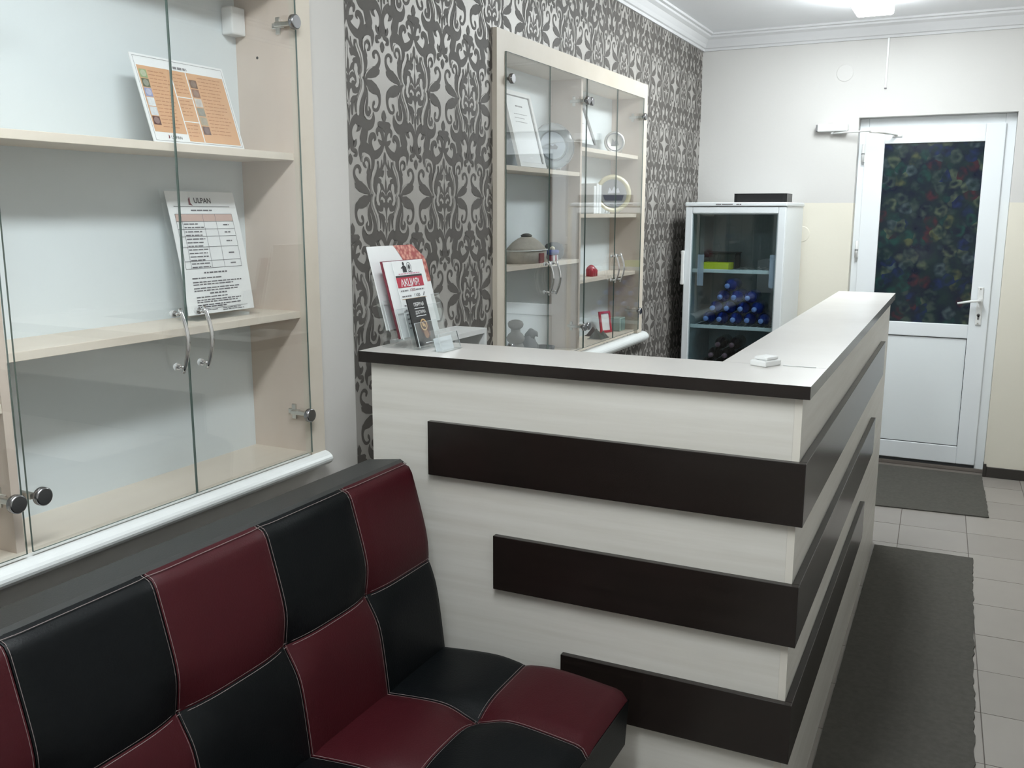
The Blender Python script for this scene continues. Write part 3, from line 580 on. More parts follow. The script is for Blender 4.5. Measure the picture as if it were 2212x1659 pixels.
# ------------------------------------------------------------------ bench sofa
SY0, SY1 = 0.24, 1.870
SEAMS = [0.24, 0.510, 0.785, 1.055, 1.335, 1.610, 1.870]
def seam_dist(y): return min(abs(y-s) for s in SEAMS[1:-1])
def edge_drop(t, r): return 0.0 if t > r else r - math.sqrt(max(0.0, r*r - (r-t)**2))
B0, B1 = Vector((0.470, 0, 0.402)), Vector((0.372, 0, 0.893)); BL = (B1-B0).length
BD = (B1-B0).normalized(); BN = Vector((BD.z, 0, -BD.x))
def back_pt(y, s, lift=0.0):
    fy, fs = seam_dist(y), abs(s-0.5)*BL
    h = 0.020 + 0.014*math.sin(math.pi*s)
    h -= 0.008*math.exp(-(fs/0.045)**2) + 0.006*math.exp(-(fy/0.016)**2) + 0.004*math.exp(-(fs/0.010)**2)
    h -= 0.013*math.exp(-(fy*fy+fs*fs)/0.05**2)
    h -= edge_drop((1-s)*BL, 0.030)*0.75 + edge_drop(SY1-y, 0.022)*0.8 + edge_drop(y-SY0, 0.022)*0.8
    return B0 + BD*(s*BL) + BN*(h+lift) + Vector((0, y, 0))
SX0, SX1, SZ = 0.452, 0.968, 0.413
def seat_pt(y, s, lift=0.0):
    x = SX0 + (SX1-SX0)*s; fy, fs = seam_dist(y), abs(s-0.5)*(SX1-SX0)
    h = 0.014 + 0.020*math.sin(math.pi*min(1, max(0, s)))*1.0
    h -= 0.010*math.exp(-(fs/0.05)**2) + 0.008*math.exp(-(fy/0.022)**2) + 0.004*math.exp(-(fs/0.010)**2)
    h -= 0.016*math.exp(-(fy*fy+fs*fs)/0.055**2)
    h -= edge_drop((1-s)*(SX1-SX0), 0.030)*0.7 + edge_drop(SY1-y, 0.026)*0.8
    return Vector((x, y, SZ+h+lift))
sofa = thing('bench_sofa', 'red and black checked leatherette bench sofa with pale stitching', 'sofa', (0.6, 1.05, 0))
def patch(name, fn, ya, yb, sa, sb, red):
    n, m_ = 18, 18; mb = MB(); g = 0.0008
    V = [fn(ya+g+(yb-ya-2*g)*i/n, sa+(sb-sa)*j/m_) for i in range(n+1) for j in range(m_+1)]
    mb.add(V, [[i*(m_+1)+j, (i+1)*(m_+1)+j, (i+1)*(m_+1)+j+1, i*(m_+1)+j+1] for i in range(n) for j in range(m_)], 0, True)
    # skirts going in at the patch edges
    for e_ in ([(ya+g, s) for s in (sa, sb)], ): pass
    o = mb.build(name, M['sofa_red'] if red else M['sofa_black'], sofa)
    o['label'] = ('dark red' if red else 'black') + ' leatherette panel'
    st = MB(); k = 0.0042
    kk = k/(BL if fn is back_pt else (SX1-SX0))
    lines = []
    if ya > SY0+0.01: lines.append([(ya+k, sa+(sb-sa)*t/24) for t in range(25)])
    if yb < SY1-0.01: lines.append([(yb-k, sa+(sb-sa)*t/24) for t in range(25)])
    if sa > 0.01: lines.append([(ya+(yb-ya)*t/24, sa+kk) for t in range(25)])
    if sb < 0.99: lines.append([(ya+(yb-ya)*t/24, sb-kk) for t in range(25)])
    elif fn is back_pt: lines.append([(ya+(yb-ya)*t/24, 1.0-kk) for t in range(25)])
    for L in lines: st.tube([fn(y, s, 0.0002) for y, s in L], 0.00075, 4, caps=False)
    st.build('stitching', M['thread'], o)
for i in range(len(SEAMS)-1):
    red_top = (len(SEAMS)-2-i) % 2 == 0
    patch('backrest_panel', back_pt, SEAMS[i], SEAMS[i+1], 0.5, 1.0, red_top); patch('backrest_panel', back_pt, SEAMS[i], SEAMS[i+1], 0.0, 0.5, not red_top)
    patch('seat_panel', seat_pt, SEAMS[i], SEAMS[i+1], 0.0, 0.5, not red_top); patch('seat_panel', seat_pt, SEAMS[i], SEAMS[i+1], 0.5, 1.0, red_top)
tp = back_pt(1.3, 1.0); 
core = [(0.440, 0.37), (0.440, 0.40), (0.395, 0.62), (tp.x-0.018, tp.z-0.030), (tp.x-0.002, tp.z-0.001), (tp.x-0.012, tp.z+0.004), (0.262, 0.884), (0.246, 0.876), (0.238, 0.862), (0.290, 0.37)]
MB().prism(core, 'y', SY0+0.004, SY1-0.003).build('backrest_shell', M['sofa_grey'], sofa)
front = [(0.30, 0.28), (0.956, 0.28), (0.960, 0.285), (0.9665, 0.395), (seat_pt(1.3, 1.0).x-0.0006, seat_pt(1.45, 1.0).z-0.004), (0.948, 0.392), (0.60, 0.386), (0.30, 0.386)]
MB().prism(front, 'y', SY0+0.003, SY1-0.002).build('seat_base', M['sofa_black'], sofa)
for x in (0.40, 0.90):
    for y in (SY0+0.10, SY1-0.09):
        MB().lathe([(0.016, 0.0), (0.018, 0.01), (0.024, 0.281)], (x, y, 0.0), (0,0,1), 14).build('leg', M['black_wood'], sofa)

# ------------------------------------------------------------------ reception counter (own frame, slightly turned)
ctr = thing('reception_counter', 'L-shaped pale wood reception counter with dark wenge stripes', 'counter', (1.2999, 1.9468, 0)); ctr.rotation_euler = (0, 0, 0.0086)
def cpart(mb, name, m, par=None):
    o = mb.build(name, m); o.parent = par or ctr; return o
HC, SL, OH = 1.150, 0.028, 0.016; PT = HC-SL
cpart(MB().box(-1.072, -0.0162, 0, 0.016, 0, PT), 'front_panel', M['counter_light'])
cpart(MB().box(-0.016, 0, 0, 2.446, 0, PT, mats=[0, 0, 1, 0, 1, 0]), 'side_panel', [M['counter_light'], M['edge_light']])
cpart(MB().box(-1.072, -1.056, 0.0165, 0.205, 0, PT), 'end_panel', M['counter_light'])
cpart(MB().box(-0.205, -0.0165, 2.43, 2.446, 0, PT), 'end_panel', M['counter_light'])
for x0, x1, v0, v1 in ((-1.100, OH, -OH, 0.2280), (-0.222, OH, 0.2288, 2.470)):
    cpart(MB().box(x0, x1, v0, v1, PT, HC, mats=[1, 0, 1, 1, 1, 1]), 'countertop', [M['counter_top'], M['wenge']])
for (zt, zb), fl, fv in zip(((0.986, 0.848), (0.715, 0.576), (0.441, 0.300)), (-0.897, -0.714, -0.530), (2.06, 1.83, 1.60)):
    a = cpart(MB().cbox(fl, 0.0165, -0.0165, -0.0003, zb, zt, c=0.0012), 'dark_stripe', M['wenge']); a['label'] = 'dark wenge stripe board'
    b = cpart(MB().cbox(0.0003, 0.0163, 0.0002, fv, zb, zt, c=0.0012), 'dark_stripe', M['wenge']); b['label'] = 'dark wenge stripe board'

# white bell push on the counter corner
bell = thing('bell_push', 'small white plastic box on the corner of the countertop', 'doorbell', (1.178, 2.165, HC)); bell.rotation_euler = (0, 0, -0.45)
o = MB().cbox(-0.022, 0.022, -0.030, 0.030, 0.0, 0.014, c=0.003).build('base', M['white_plastic']); o.parent = bell
o = MB().cbox(-0.018, 0.018, -0.020, 0.024, 0.014, 0.022, c=0.003).build('button', M['white_plastic']); o.parent = bell
o = tag(MB().tube([(1.215, 2.178, HC+0.0012), (1.24, 2.173, HC+0.0012), (1.258, 2.176, HC+0.0012), (1.29, 2.175, HC+0.0012)], 0.0011, 6).build('bell_wire', M['white_plastic']), 'thin pale wire running from the white box over the countertop', 'wire')

# ------------------------------------------------------------------ leaflet holder with leaflets (faces +x)
TILT = (-0.27, 0, 1)
holder = thing('leaflet_holder', 'clear acrylic tiered leaflet holder on the counter end', 'leaflet holder', (0.29, 2.09, HC))
def pocket(o, wd, hf, hb, dep):
    pl = Plane(o, (0, 1, 0), TILT); b = MB()
    pl.slab(b, -0.004, wd+0.004, -0.004, hf, dep, dep+0.002); pl.slab(b, -0.004, wd+0.004, -0.004, hb, -0.011, -0.009)
    pl.slab(b, -0.006, -0.004, -0.004, hf, -0.009, dep); pl.slab(b, wd+0.004, wd+0.006, -0.004, hf, -0.009, dep)
    pl.slab(b, -0.006, wd+0.006, -0.006, -0.004, -0.011, dep+0.002); b.build('pocket', M['acrylic'], holder)
    e_ = MB(); pl.slab(e_, -0.006, wd+0.006, hf, hf+0.0008, dep, dep+0.002); pl.slab(e_, -0.006, wd+0.006, -0.0065, -0.006, dep-0.0002, dep+0.002); pl.slab(e_, -0.0066, -0.006, -0.004, hf, dep, dep+0.002); e_.build('pocket_edge', M['acrylic_edge'], holder)
    return pl
p1 = pocket((0.330, 2.000, 1.158), 0.098, 0.060, 0.09, 0.010)
p2 = pocket((0.278, 2.000, 1.176), 0.204, 0.075, 0.12, 0.012)
p3 = pocket((0.238, 2.000, 1.196), 0.272, 0.075, 0.15, 0.010)
b = MB().box(0.222, 0.336, 1.998, 2.150, HC, HC+0.003); b.box(0.222, 0.225, 1.998, 2.15, HC+0.003, 1.196); b.box(0.262, 0.265, 1.998, 2.15, HC+0.003, 1.176); b.build('base', M['acrylic'], holder)
# back tier: food flyer
fl = thing('food_flyer', 'white flyer with a red food picture in the back of the leaflet holder', 'flyer', p3.p(0.1, 0))
def sheet_poly(pl, pts, h0, h1):
    n = len(pts); v = [pl.p(a, b, h) for h in (h0, h1) for a, b in pts]
    return MB().add(v, [list(range(n))[::-1], list(range(n, 2*n))] + [[i, (i+1) % n, n+(i+1) % n, n+i] for i in range(n)])
sheet_poly(p3, [(0, 0), (0.268, 0), (0.268, 0.172), (0.262, 0.186), (0.214, 0.222), (0, 0.222)], -0.003, 0.0).build('sheet', M['paper'], fl)
pz = MB(); 
p3.poly(pz, [(0.268, 0.115), (0.268, 0.172), (0.262, 0.186), (0.214, 0.222), (0.118, 0.222)] + [(0.118+0.03*t+0.028*t*t, 0.222-0.012*t-0.07*t*t) for t in [i/6 for i in range(1, 7)]] + [(0.200, 0.125), (0.232, 0.112)], 0.0006)
def food():
    m, nt, b_ = base_mat('food_print'); tc = N(nt, 'ShaderNodeTexCoord'); v = N(nt, 'ShaderNodeTexVoronoi', i_Scale=90.0); nt.links.new(tc.outputs['Object'], v.inputs['Vector'])
    cr = N(nt, 'ShaderNodeValToRGB'); cr.color_ramp.elements[0].color = (*lin((228, 166, 146)), 1); cr.color_ramp.elements[1].position = 0.75; cr.color_ramp.elements[1].color = (*lin((160, 58, 52)), 1)
    nt.links.new(v.outputs['Distance'], cr.inputs[0]); nt.links.new(cr.outputs[0], b_.inputs['Base Color']); b_.inputs['Roughness'].default_value = 0.4; return m
M['food'] = food(); pz.build('food_picture', M['food'], fl)
for k, dh in ((0, -0.0075), (1, -0.0055)):
    tag((lambda q: q.build('plain_leaflet', M['paper']))(p3.slab(MB(), 0.003+0.004*k, 0.19, 0.0, 0.205-0.03*k, dh+0.0018, dh+0.0024)), ('taller', 'shorter')[k] + ' white leaflet stacked behind the food flyer in the leaflet holder', 'leaflet', 'white leaflets in the back pocket')
# middle tier: maroon leaflet, white leaflet, promotion leaflet
tag(p2.slab(MB(), -0.0035, 0.18, 0.0, 0.205, -0.0036, -0.0022).build('maroon_leaflet', M['ink_maroon']), 'maroon leaflet showing its left edge in the leaflet holder', 'leaflet')
tag(p2.slab(MB(), 0.005, 0.196, 0.0, 0.203, -0.0018, 0.0).build('white_leaflet', M['paper']), 'plain white leaflet behind the red promotion leaflet', 'leaflet')
class Narrow(Plane):
    def p(s, a, b, h=0.0): return Plane.p(s, 0.040+(a-0.040)*0.84, b, h)
pr = Narrow(p2.p(0, 0, 0.004), (0, 1, 0), TILT)
pro = thing('promotion_leaflet', 'white promotion leaflet with a red banner in the leaflet holder', 'leaflet', pr.p(0.1, 0))
pr.slab(MB(), 0.040, 0.192, 0.0, 0.2005, -0.002, 0.0).build('sheet', M['paper'], pro)
rb = MB(); pr.rect(rb, 0.040, 0.192, 0.130, 0.1585, 0.0006); rb.build('red_banner', M['ink_red'], pro)
rb = MB(); pr.rect(rb, 0.040, 0.192, 0.1575, 0.1625, 0.0007); rb.build('dark_line', M['ink'], pro)
text('banner_text', 'АКЦИЯ!', pr, 0.060, 0.1335, 0.026, M['paper'], pro, 0.0009, width=0.106, bold=0.0005)
lg = MB(); pr.ring(lg, 0.128, 0.184, 0.0115, 0.0130, 0.0006); pr.disc(lg, 0.128, 0.184, 0.0055, 0.0006); pr.ring(lg, 0.128, 0.184, 0.0070, 0.0078, 0.0006)
pr.disc(lg, 0.098, 0.1935, 0.0052, 0.0006); pr.poly(lg, [(0.088, 0.170), (0.110, 0.170), (0.112, 0.182), (0.105, 0.1885), (0.093, 0.1885), (0.089, 0.182)], 0.0006); pr.poly(lg, [(0.081, 0.183), (0.094, 0.188), (0.095, 0.184), (0.082, 0.180)], 0.0006); pr.rect(lg, 0.112, 0.142, 0.1695, 0.1708, 0.0006)
lg.build('logo', M['ink'], pro)
tx = MB()
for a0, a1, b_ in ((0.060, 0.182, 0.1652), ): bars(pr, tx, a0, a1, b_, 1, 0.01, 0.0028, 0.0006, 1, 0.0)
bars(pr, tx, 0.050, 0.092, 0.1195, 1, 0.01, 0.0038, 0.0006, 0, 0); bars(pr, tx, 0.136, 0.186, 0.1195, 1, 0.01, 0.0038, 0.0006, 0, 0); bars(pr, tx, 0.050, 0.106, 0.1045, 1, 0.01, 0.0038, 0.0006, 0, 0)
pr.poly(tx, [(0.172, 0.103), (0.176, 0.103), (0.184, 0.112), (0.181, 0.1135)], 0.0006, 2); pr.rect(tx, 0.046, 0.19, 0.0985, 0.1, 0.0006, 3); bars(pr, tx, 0.05, 0.15, 0.08, 6, 0.012, 0.004, 0.0006, 0)
tx.build('printed_text', [M['ink_grey'], mat('ink_pink', (206, 150, 168), 0.6), M['ink'], mat('ink_tan', (176, 150, 110), 0.6)], pro)
text('price_text', '1000', pr, 0.100, 0.118, 0.0115, M['ink_maroon'], pro, 0.0007, width=0.030); text('price_text', '1100', pr, 0.118, 0.1025, 0.0125, M['ink'], pro, 0.0007, width=0.032)
# front tier: black delivery leaflet
bk = thing('delivery_leaflet', 'black delivery leaflet with white lettering and a gold emblem', 'leaflet', p1.p(0.05, 0))
p1.slab(MB(), 0.002, 0.094, 0.0, 0.126, -0.003, 0.0).build('sheet', mat('black_print', (26, 26, 28), 0.3), bk)
text('title_text', 'ПЕРВАЯ', p1, 0.028, 0.104, 0.0128, M['paper'], bk, 0.0005, width=0.047, bold=0.0002); text('title_text', 'ДОСТАВКА', p1, 0.028, 0.084, 0.0112, M['paper'], bk, 0.0005, width=0.049, bold=0.0002)
ln = MB(); p1.rect(ln, 0.028, 0.075, 0.0975, 0.0992, 0.0005); p1.rect(ln, 0.028, 0.076, 0.0770, 0.0790, 0.0005); p1.rect(ln, 0.043, 0.078, 0.0050, 0.0070, 0.0005); ln.build('rule', M['paper'], bk)
em = MB(); p1.disc(em, 0.056, 0.046, 0.021, 0.0004, 1, ry=0.018); p1.disc(em, 0.060, 0.030, 0.017, 0.00045, 1, ry=0.012); p1.ring(em, 0.053, 0.0535, 0.0120, 0.0160, 0.0008, 0); p1.disc(em, 0.050, 0.055, 0.004, 0.0008, 0, ry=0.006); p1.disc(em, 0.057, 0.051, 0.0035, 0.0008, 0, ry=0.005); p1.poly(em, [(0.045, 0.036), (0.062, 0.038), (0.068, 0.026), (0.058, 0.016), (0.048, 0.02)], 0.0008, 2)
em.build('emblem', [mat('emblem_gold', (206, 172, 120), 0.5), mat('emblem_glow', (84, 42, 30), 0.5), mat('emblem_tan', (150, 108, 78), 0.5)], bk)
# card holder
ch = thing('card_holder', 'small clear acrylic business card holder on the counter edge', 'card holder', (0.40, 2.04, HC))
cp = Plane((0.408, 1.990, HC+0.004), (0, 1, 0), (-0.30, 0, 1)); b = MB()
cp.slab(b, 0, 0.094, 0, 0.042, 0.0, 0.002); cp.slab(b, 0, 0.094, 0, 0.058, -0.022, -0.020); cp.slab(b, 0, 0.002, 0, 0.042, -0.020, 0.0); cp.slab(b, 0.092, 0.094, 0, 0.042, -0.020, 0.0); cp.slab(b, 0, 0.094, -0.002, 0.0, -0.022, 0.002)
b.box(0.375, 0.415, 1.990, 2.084, HC, HC+0.002); b.build('body', M['acrylic'], ch)
e_ = MB(); cp.slab(e_, 0, 0.094, 0.042, 0.0428, 0.0, 0.002); cp.slab(e_, -0.0006, 0, 0, 0.042, 0.0, 0.002); cp.slab(e_, 0.094, 0.0946, 0, 0.042, 0.0, 0.002); cp.slab(e_, 0, 0.094, -0.0026, -0.002, 0.0, 0.002); e_.build('polished_edge', M['acrylic_edge'], ch)
cd = MB(); cp.slab(cd, 0.004, 0.090, 0.001, 0.036, -0.019, -0.0165)
tag(cd.build('business_card', mat('card_pale', (214, 220, 224), 0.4)), 'pale business cards inside the clear card holder', 'card')

# white open shelf box on the wall behind the counter
sb = thing('wall_shelf', 'white open shelf box on the damask wall behind the counter', 'shelf', (0.06, 2.58, 0.85))
for nm, c in (('top_board', (0.002, 0.125, 2.36, 2.765, 1.096, 1.112)), ('bottom_board', (0.002, 0.125, 2.36, 2.765, 0.85, 0.866)), ('end_board', (0.002, 0.125, 2.749, 2.765, 0.866, 1.096)), ('end_board', (0.002, 0.125, 2.36, 2.376, 0.866, 1.096))): box(nm, M['white_plastic'], sb, *c)
box('back_board', mat('shelf_back_dark', (64, 72, 70), 0.6), sb, 0.002, 0.008, 2.376, 2.749, 0.866, 1.096)

# ------------------------------------------------------------------ rug and mat
def rug(name, corners, label, wav, th=0.006, seed=3):
    rnd = random.Random(seed); pts = []
    for i in range(4):
        p, q = corners[i], corners[(i+1) % 4]; n = max(2, int(math.dist(p, q)/0.03)); L = math.dist(p, q); nx, ny = (q[1]-p[1])/L, -(q[0]-p[0])/L
        for k in range(n):
            t = k/n; wv = wav[i]*(rnd.uniform(-1, 1) if 0 < k else 0); pts.append((p[0]+(q[0]-p[0])*t+nx*wv, p[1]+(q[1]-p[1])*t+ny*wv))
    mb = MB().prism(pts, 'z', 0.0006, th); return tag(mb.build(name, M['rug']), label, 'rug')
rug('carpet_runner', [(1.325, 0.90), (1.722, 0.90), (1.697, 4.360), (1.292, 4.345)], 'long dark grey carpet runner along the reception counter', (0.002, 0.004, 0.0015, 0.0005))
rug('door_mat', [(0.985, 4.950), (1.766, 5.012), (1.736, 5.828), (0.985, 5.828)], 'dark grey carpet mat in front of the white door', (0.0015, 0.002, 0.0, 0.0015), seed=5)
# ------------------------------------------------------------------ display fridge
FX0, FX1, FYF, FYB, FH = 0.097, 0.655, 5.240, 5.800, 1.532
fr = thing('display_fridge', 'white glass-door display fridge in the far corner', 'fridge', (0.376, 5.52, 0))
b = MB(); y0 = FYF+0.036
b.box(FX0, FX0+0.032, y0, FYB, 0.03, FH, mats=[0,0,0,1,0,0]).box(FX1-0.032, FX1, y0, FYB, 0.03, FH, mats=[0,0,0,0,0,1]).box(FX0+0.032, FX1-0.032, FYB-0.04, FYB, 0.03, FH, mats=[0,0,1,0,0,0])
b.box(FX0+0.032, FX1-0.032, y0, FYB-0.04, FH-0.04, FH, mats=[1,0,0,0,0,0]).box(FX0+0.032, FX1-0.032, y0, FYB-0.04, 0.03, 0.26, mats=[0,1,0,0,0,0]); b.build('body', [M['fridge_white'], M['fridge_in']], fr)
MB().cbox(FX0-0.003, FX1+0.006, FYF-0.004, FYB, FH+0.001, 1.555, c=0.005).build('lid', M['fridge_white'], fr)
lb = MB()
for a0, a1 in ((0.27, 0.30), (0.305, 0.365), (0.385, 0.40), (0.403, 0.412)): lb.box(a0, a1, FYF-0.0048, FYF-0.0042, 1.540, 1.547)
lb.build('badge', M['ink_grey'], fr)
dr = MB(); fw_ = 0.040
dr.cbox(FX0, FX0+fw_, FYF, FYF+0.034, 0.05, FH-0.004, c=0.004).cbox(FX1-fw_, FX1, FYF, FYF+0.034, 0.05, FH-0.004, c=0.004).cbox(FX0+fw_, FX1-fw_, FYF, FYF+0.034, FH-0.038, FH-0.004, c=0.004).cbox(FX0+fw_, FX1-fw_, FYF, FYF+0.034, 0.05, 0.16, c=0.004)
D = dr.build('door_frame', M['fridge_white'], fr)
gb = MB()
for c in ((FX0+fw_, FX0+fw_+0.004, 0.16, FH-0.038), (FX1-fw_-0.004, FX1-fw_, 0.16, FH-0.038), (FX0+fw_, FX1-fw_, FH-0.042, FH-0.038)): gb.box(c[0], c[1], FYF+0.004, FYF+0.012, c[2], c[3])
gb.build('glazing_bead', mat('bead_grey', (150, 162, 166), 0.4), D)
MB().box(FX0+fw_-0.004, FX1-fw_+0.004, FYF+0.014, FYF+0.020, 0.156, FH-0.034).build('glass_pane', M['fridge_glass'], D)
hb = MB().cbox(FX0-0.012, FX0+0.006, FYF-0.022, FYF-0.006, 1.090, 1.284, c=0.004); hb.cbox(FX0-0.016, FX0+0.004, FYF-0.016, FYF+0.006, 1.092, 1.112, c=0.003).cbox(FX0-0.016, FX0+0.004, FYF-0.016, FYF+0.006, 1.262, 1.282, c=0.003); hb.build('handle', M['white_plastic'], D)
SHELF = []
for z in (1.158, 0.836, 0.560):
    s = MB().cbox(FX0+0.036, FX1-0.036, FYF+0.052, FYF+0.060, z, z+0.021, c=0.002)
    for k in range(12): s.box(FX0+0.05+k*0.0395, FX0+0.053+k*0.0395, FYF+0.06, FYB-0.045, z+0.012, z+0.015)
    for k in range(3): s.box(FX0+0.036, FX1-0.036, FYF+0.12+k*0.16, FYF+0.124+k*0.16, z+0.009, z+0.012)
    s.build('shelf', M['white_plastic'], fr)
pale_mat = bpy.data.materials.new('pale_translucent'); pale_mat.use_nodes = True
pale_mat.node_tree.nodes['Principled BSDF'].inputs['Base Color'].default_value = (*lin((214, 214, 232)), 1); pale_mat.node_tree.nodes['Principled BSDF'].inputs['Alpha'].default_value = 0.45
for a0, a1, z0_, z1_ in ((0.172, 0.208, 1.085, 1.262), (0.578, 0.618, 1.085, 1.268)): MB().box(a0, a1, FYF+0.0205, FYF+0.0213, z0_, z1_).build('pale_rectangle', pale_mat, D)  # two translucent pale rectangles just behind the door glass
tag(MB().cbox(0.176, 0.338, 5.31, 5.44, 1.174, 1.214, c=0.003).box(0.30, 0.338, 5.309, 5.31, 1.176, 1.209).build('yellow_carton', mat('yellow_card', (222, 222, 40), 0.5)), 'flat bright yellow carton on the top fridge shelf', 'carton')
tag(MB().cbox(0.186, 0.34, 5.46, 5.60, 1.174, 1.262, c=0.003).box(0.18, 0.346, 5.455, 5.605, 1.262, 1.268).build('dark_carton', mat('dark_card', (44, 48, 50), 0.5)), 'dark carton behind the yellow carton in the fridge', 'carton')
# bottles lying with their caps to the door
def make_bottle(m_body, m_cap, label, group):
    t = thing('bottle', label, 'bottle', (0, 0, 0), group)
    MB().lathe([(0.0, 0.236), (0.030, 0.236), (0.036, 0.228), (0.036, 0.100), (0.033, 0.075), (0.016, 0.036), (0.013, 0.026), (0.0125, 0.014)], (0, 0, 0), (0, 1, 0), 20).build('body', m_body, t)
    MB().lathe([(0.0, 0.0), (0.0135, 0.0), (0.0145, 0.002), (0.0145, 0.016), (0.0125, 0.018)], (0, 0, 0), (0, 1, 0), 16).build('cap', m_cap, t)
    return t
blue = mat('blue_bottle', (26, 56, 150), 0.12, spec=0.7, coat=0.4); cap_b = mat('blue_cap', (136, 160, 226), 0.35)
brown = mat('brown_bottle', (36, 26, 24), 0.12, spec=0.7, coat=0.4); cap_r = mat('reddish_cap', (120, 84, 96), 0.4)
proto = {}
ORD = ['first', 'second', 'third', 'fourth', 'fifth']
def bottle_rows(kind, rows, x0, z0, mb_, mc_, lab, grp, rown):
    pitch = 0.0795
    for r, (n, off) in enumerate(rows):
        for i in range(n):
            pos = Vector((x0 + off + i*pitch, 5.306 + random.uniform(0, 0.012), z0 + 0.0365 + r*0.0645))
            if kind not in proto: o_ = proto[kind] = make_bottle(mb_, mc_, '', grp); o_.location = pos
            else: o_ = copy_tree(proto[kind], Matrix.Translation(pos - proto[kind].location))
            o_['label'] = lab % (ORD[i], rown[r])
bottle_rows('blue', [(5, 0.0), (4, 0.0400), (3, 0.0797), (1, 0.1195)], 0.215, 0.853, blue, cap_b, 'blue bottle lying in the fridge, %s from the left in the %s row', 'blue bottles lying on the middle fridge shelf', ['bottom', 'second', 'third', 'top'])
bottle_rows('brown', [(5, 0.0), (4, 0.0400), (2, 0.0797)], 0.215, 0.577, brown, cap_r, 'dark brown bottle lying in the fridge, %s from the left in the %s row', 'brown bottles on the lower fridge shelf', ['bottom', 'middle', 'top'])
tag(MB().prism([(0.352+0.02, 5.30), (0.642-0.02, 5.30), (0.642-0.006, 5.306), (0.642, 5.32), (0.642, 5.48), (0.642-0.006, 5.494), (0.642-0.02, 5.50), (0.352+0.02, 5.50), (0.358, 5.494), (0.352, 5.48), (0.352, 5.32), (0.358, 5.306)], 'z', 1.5555, 1.603).build('black_case', M['black']), 'flat black case lying on top of the fridge', 'case')

# ------------------------------------------------------------------ fittings on the door wall
def vent(x, z, label, mk='two_tone_flat'):
    tag(MB().lathe([(0.046, 0.0), (0.046, 0.002), (0.044, 0.003), (0.0, 0.0032)], (x, YF, z), (0, -1, 0), 32, smooth=False).lathe([(0.0475, 0.0), (0.0475, 0.0015), (0.0465, 0.002)], (x, YF, z), (0, -1, 0), 32).build('round_cover', M[mk]), label, 'wall cover', 'round covers on the door wall')
M['cover_cream'] = mat('cover_cream', (226, 221, 207), 0.5); M['two_tone_flat'] = mat('cover_paint', (210, 208, 205), 0.5)
vent(0.838, 2.290, 'round painted wall cover high on the wall left of the cord'); vent(0.648, 1.372, 'round wall cover beside the fridge', 'cover_cream')

cdt = thing('cable_duct', 'thin white cable strip hanging from the cornice above the door', 'cable duct', (1.062, YF, 2.19))
box('strip', M['white_plastic'], cdt, 1.0565, 1.0675, YF-0.008, YF, 2.196, 2.466, ch=0.002); box('end_cap', M['ink_grey'], cdt, 1.0555, 1.0685, YF-0.009, YF, 2.190, 2.197, ch=0.002)
dc = thing('door_closer', 'white door closer with a jointed arm beside the door top', 'door closer', (0.79, YF, 1.96))
MB().cbox(0.708, 0.878, 5.785, YF-0.002, 1.962, 2.008, c=0.008).build('body', M['white_plastic'], dc)
MB().cbox(0.765, 0.795, 5.80, 5.825, 2.008, 2.013, c=0.002).build('top_screw', M['steel'], dc)
MB().cbox(0.700, 0.708, 5.79, YF-0.002, 1.966, 2.004, c=0.003).build('end_cap', M['ink_grey'], dc)
MB().tube([(0.793, 5.808, 1.964), (0.793, 5.808, 1.948)], 0.010, 12).build('spindle', M['white_plastic'], dc)
MB().tube([(0.790, 5.806, 1.952), (0.90, 5.785, 1.956), (1.005, 5.762, 1.957)], 0.0075, 8, flat=0.7).build('arm', M['white_plastic'], dc)
MB().tube([(1.000, 5.763, 1.950), (1.07, 5.80, 1.944), (1.138, LY-0.012, 1.937)], 0.006, 8, flat=0.7).build('arm', M['steel'], dc)
MB().cbox(1.112, 1.165, LY-0.010, LY-0.0003, 1.927, 1.945, c=0.003).build('foot_bracket', M['white_plastic'], dc)

# ------------------------------------------------------------------ things in the display cabinet
def picture(name, label, y0_, y1_, z0_, h, x0_, lean, m_frame, bar, content=None):
    pl = Plane((x0_, y0_, z0_), (0, 1, 0), (-lean, 0, h)); W_ = y1_-y0_; H_ = math.hypot(lean, h)
    T = thing(name, label, 'picture frame', pl.p(W_/2, 0))
    f = MB()
    for r in ((0, W_, 0, bar), (0, W_, H_-bar, H_), (0, bar, bar, H_-bar), (W_-bar, W_, bar, H_-bar)): pl.slab(f, *r, -0.012, 0.003)
    f.build('frame', m_frame, T); pl.slab(MB(), bar, W_-bar, bar, H_-bar, -0.010, -0.004).build('mount', M['paper'], T)
    ln_ = MB()
    for r in ((bar, W_-bar, bar, bar+0.003), (bar, W_-bar, H_-bar-0.003, H_-bar), (bar, bar+0.003, bar, H_-bar), (W_-bar-0.003, W_-bar, bar, H_-bar)): pl.rect(ln_, *r, -0.0035)
    ln_.build('inner_edge', M['ink_grey'], T)
    t = MB(); bars(pl, t, W_*0.36, W_*0.64, H_*0.80, 1, 0.01, 0.006, -0.0036, 0, 0); bars(pl, t, W_*0.25, W_*0.75, H_*0.70, 3, 0.016, 0.0025, -0.0036, 0, 0.3); t.build('printed_text', M['ink_grey'], T)
    return T
picture('framed_certificate', 'white framed certificate leaning in the display cabinet', 3.365, 3.610, 1.6775, 0.300, -0.040, 0.080, M['white_plastic'], 0.018)
picture('framed_certificate', 'grey framed certificate on the top right shelf of the display cabinet', 3.98, 4.195, 1.7900, 0.205, -0.040, 0.075, mat('silver_frame', (150, 152, 152), 0.35, metal=0.4), 0.018)
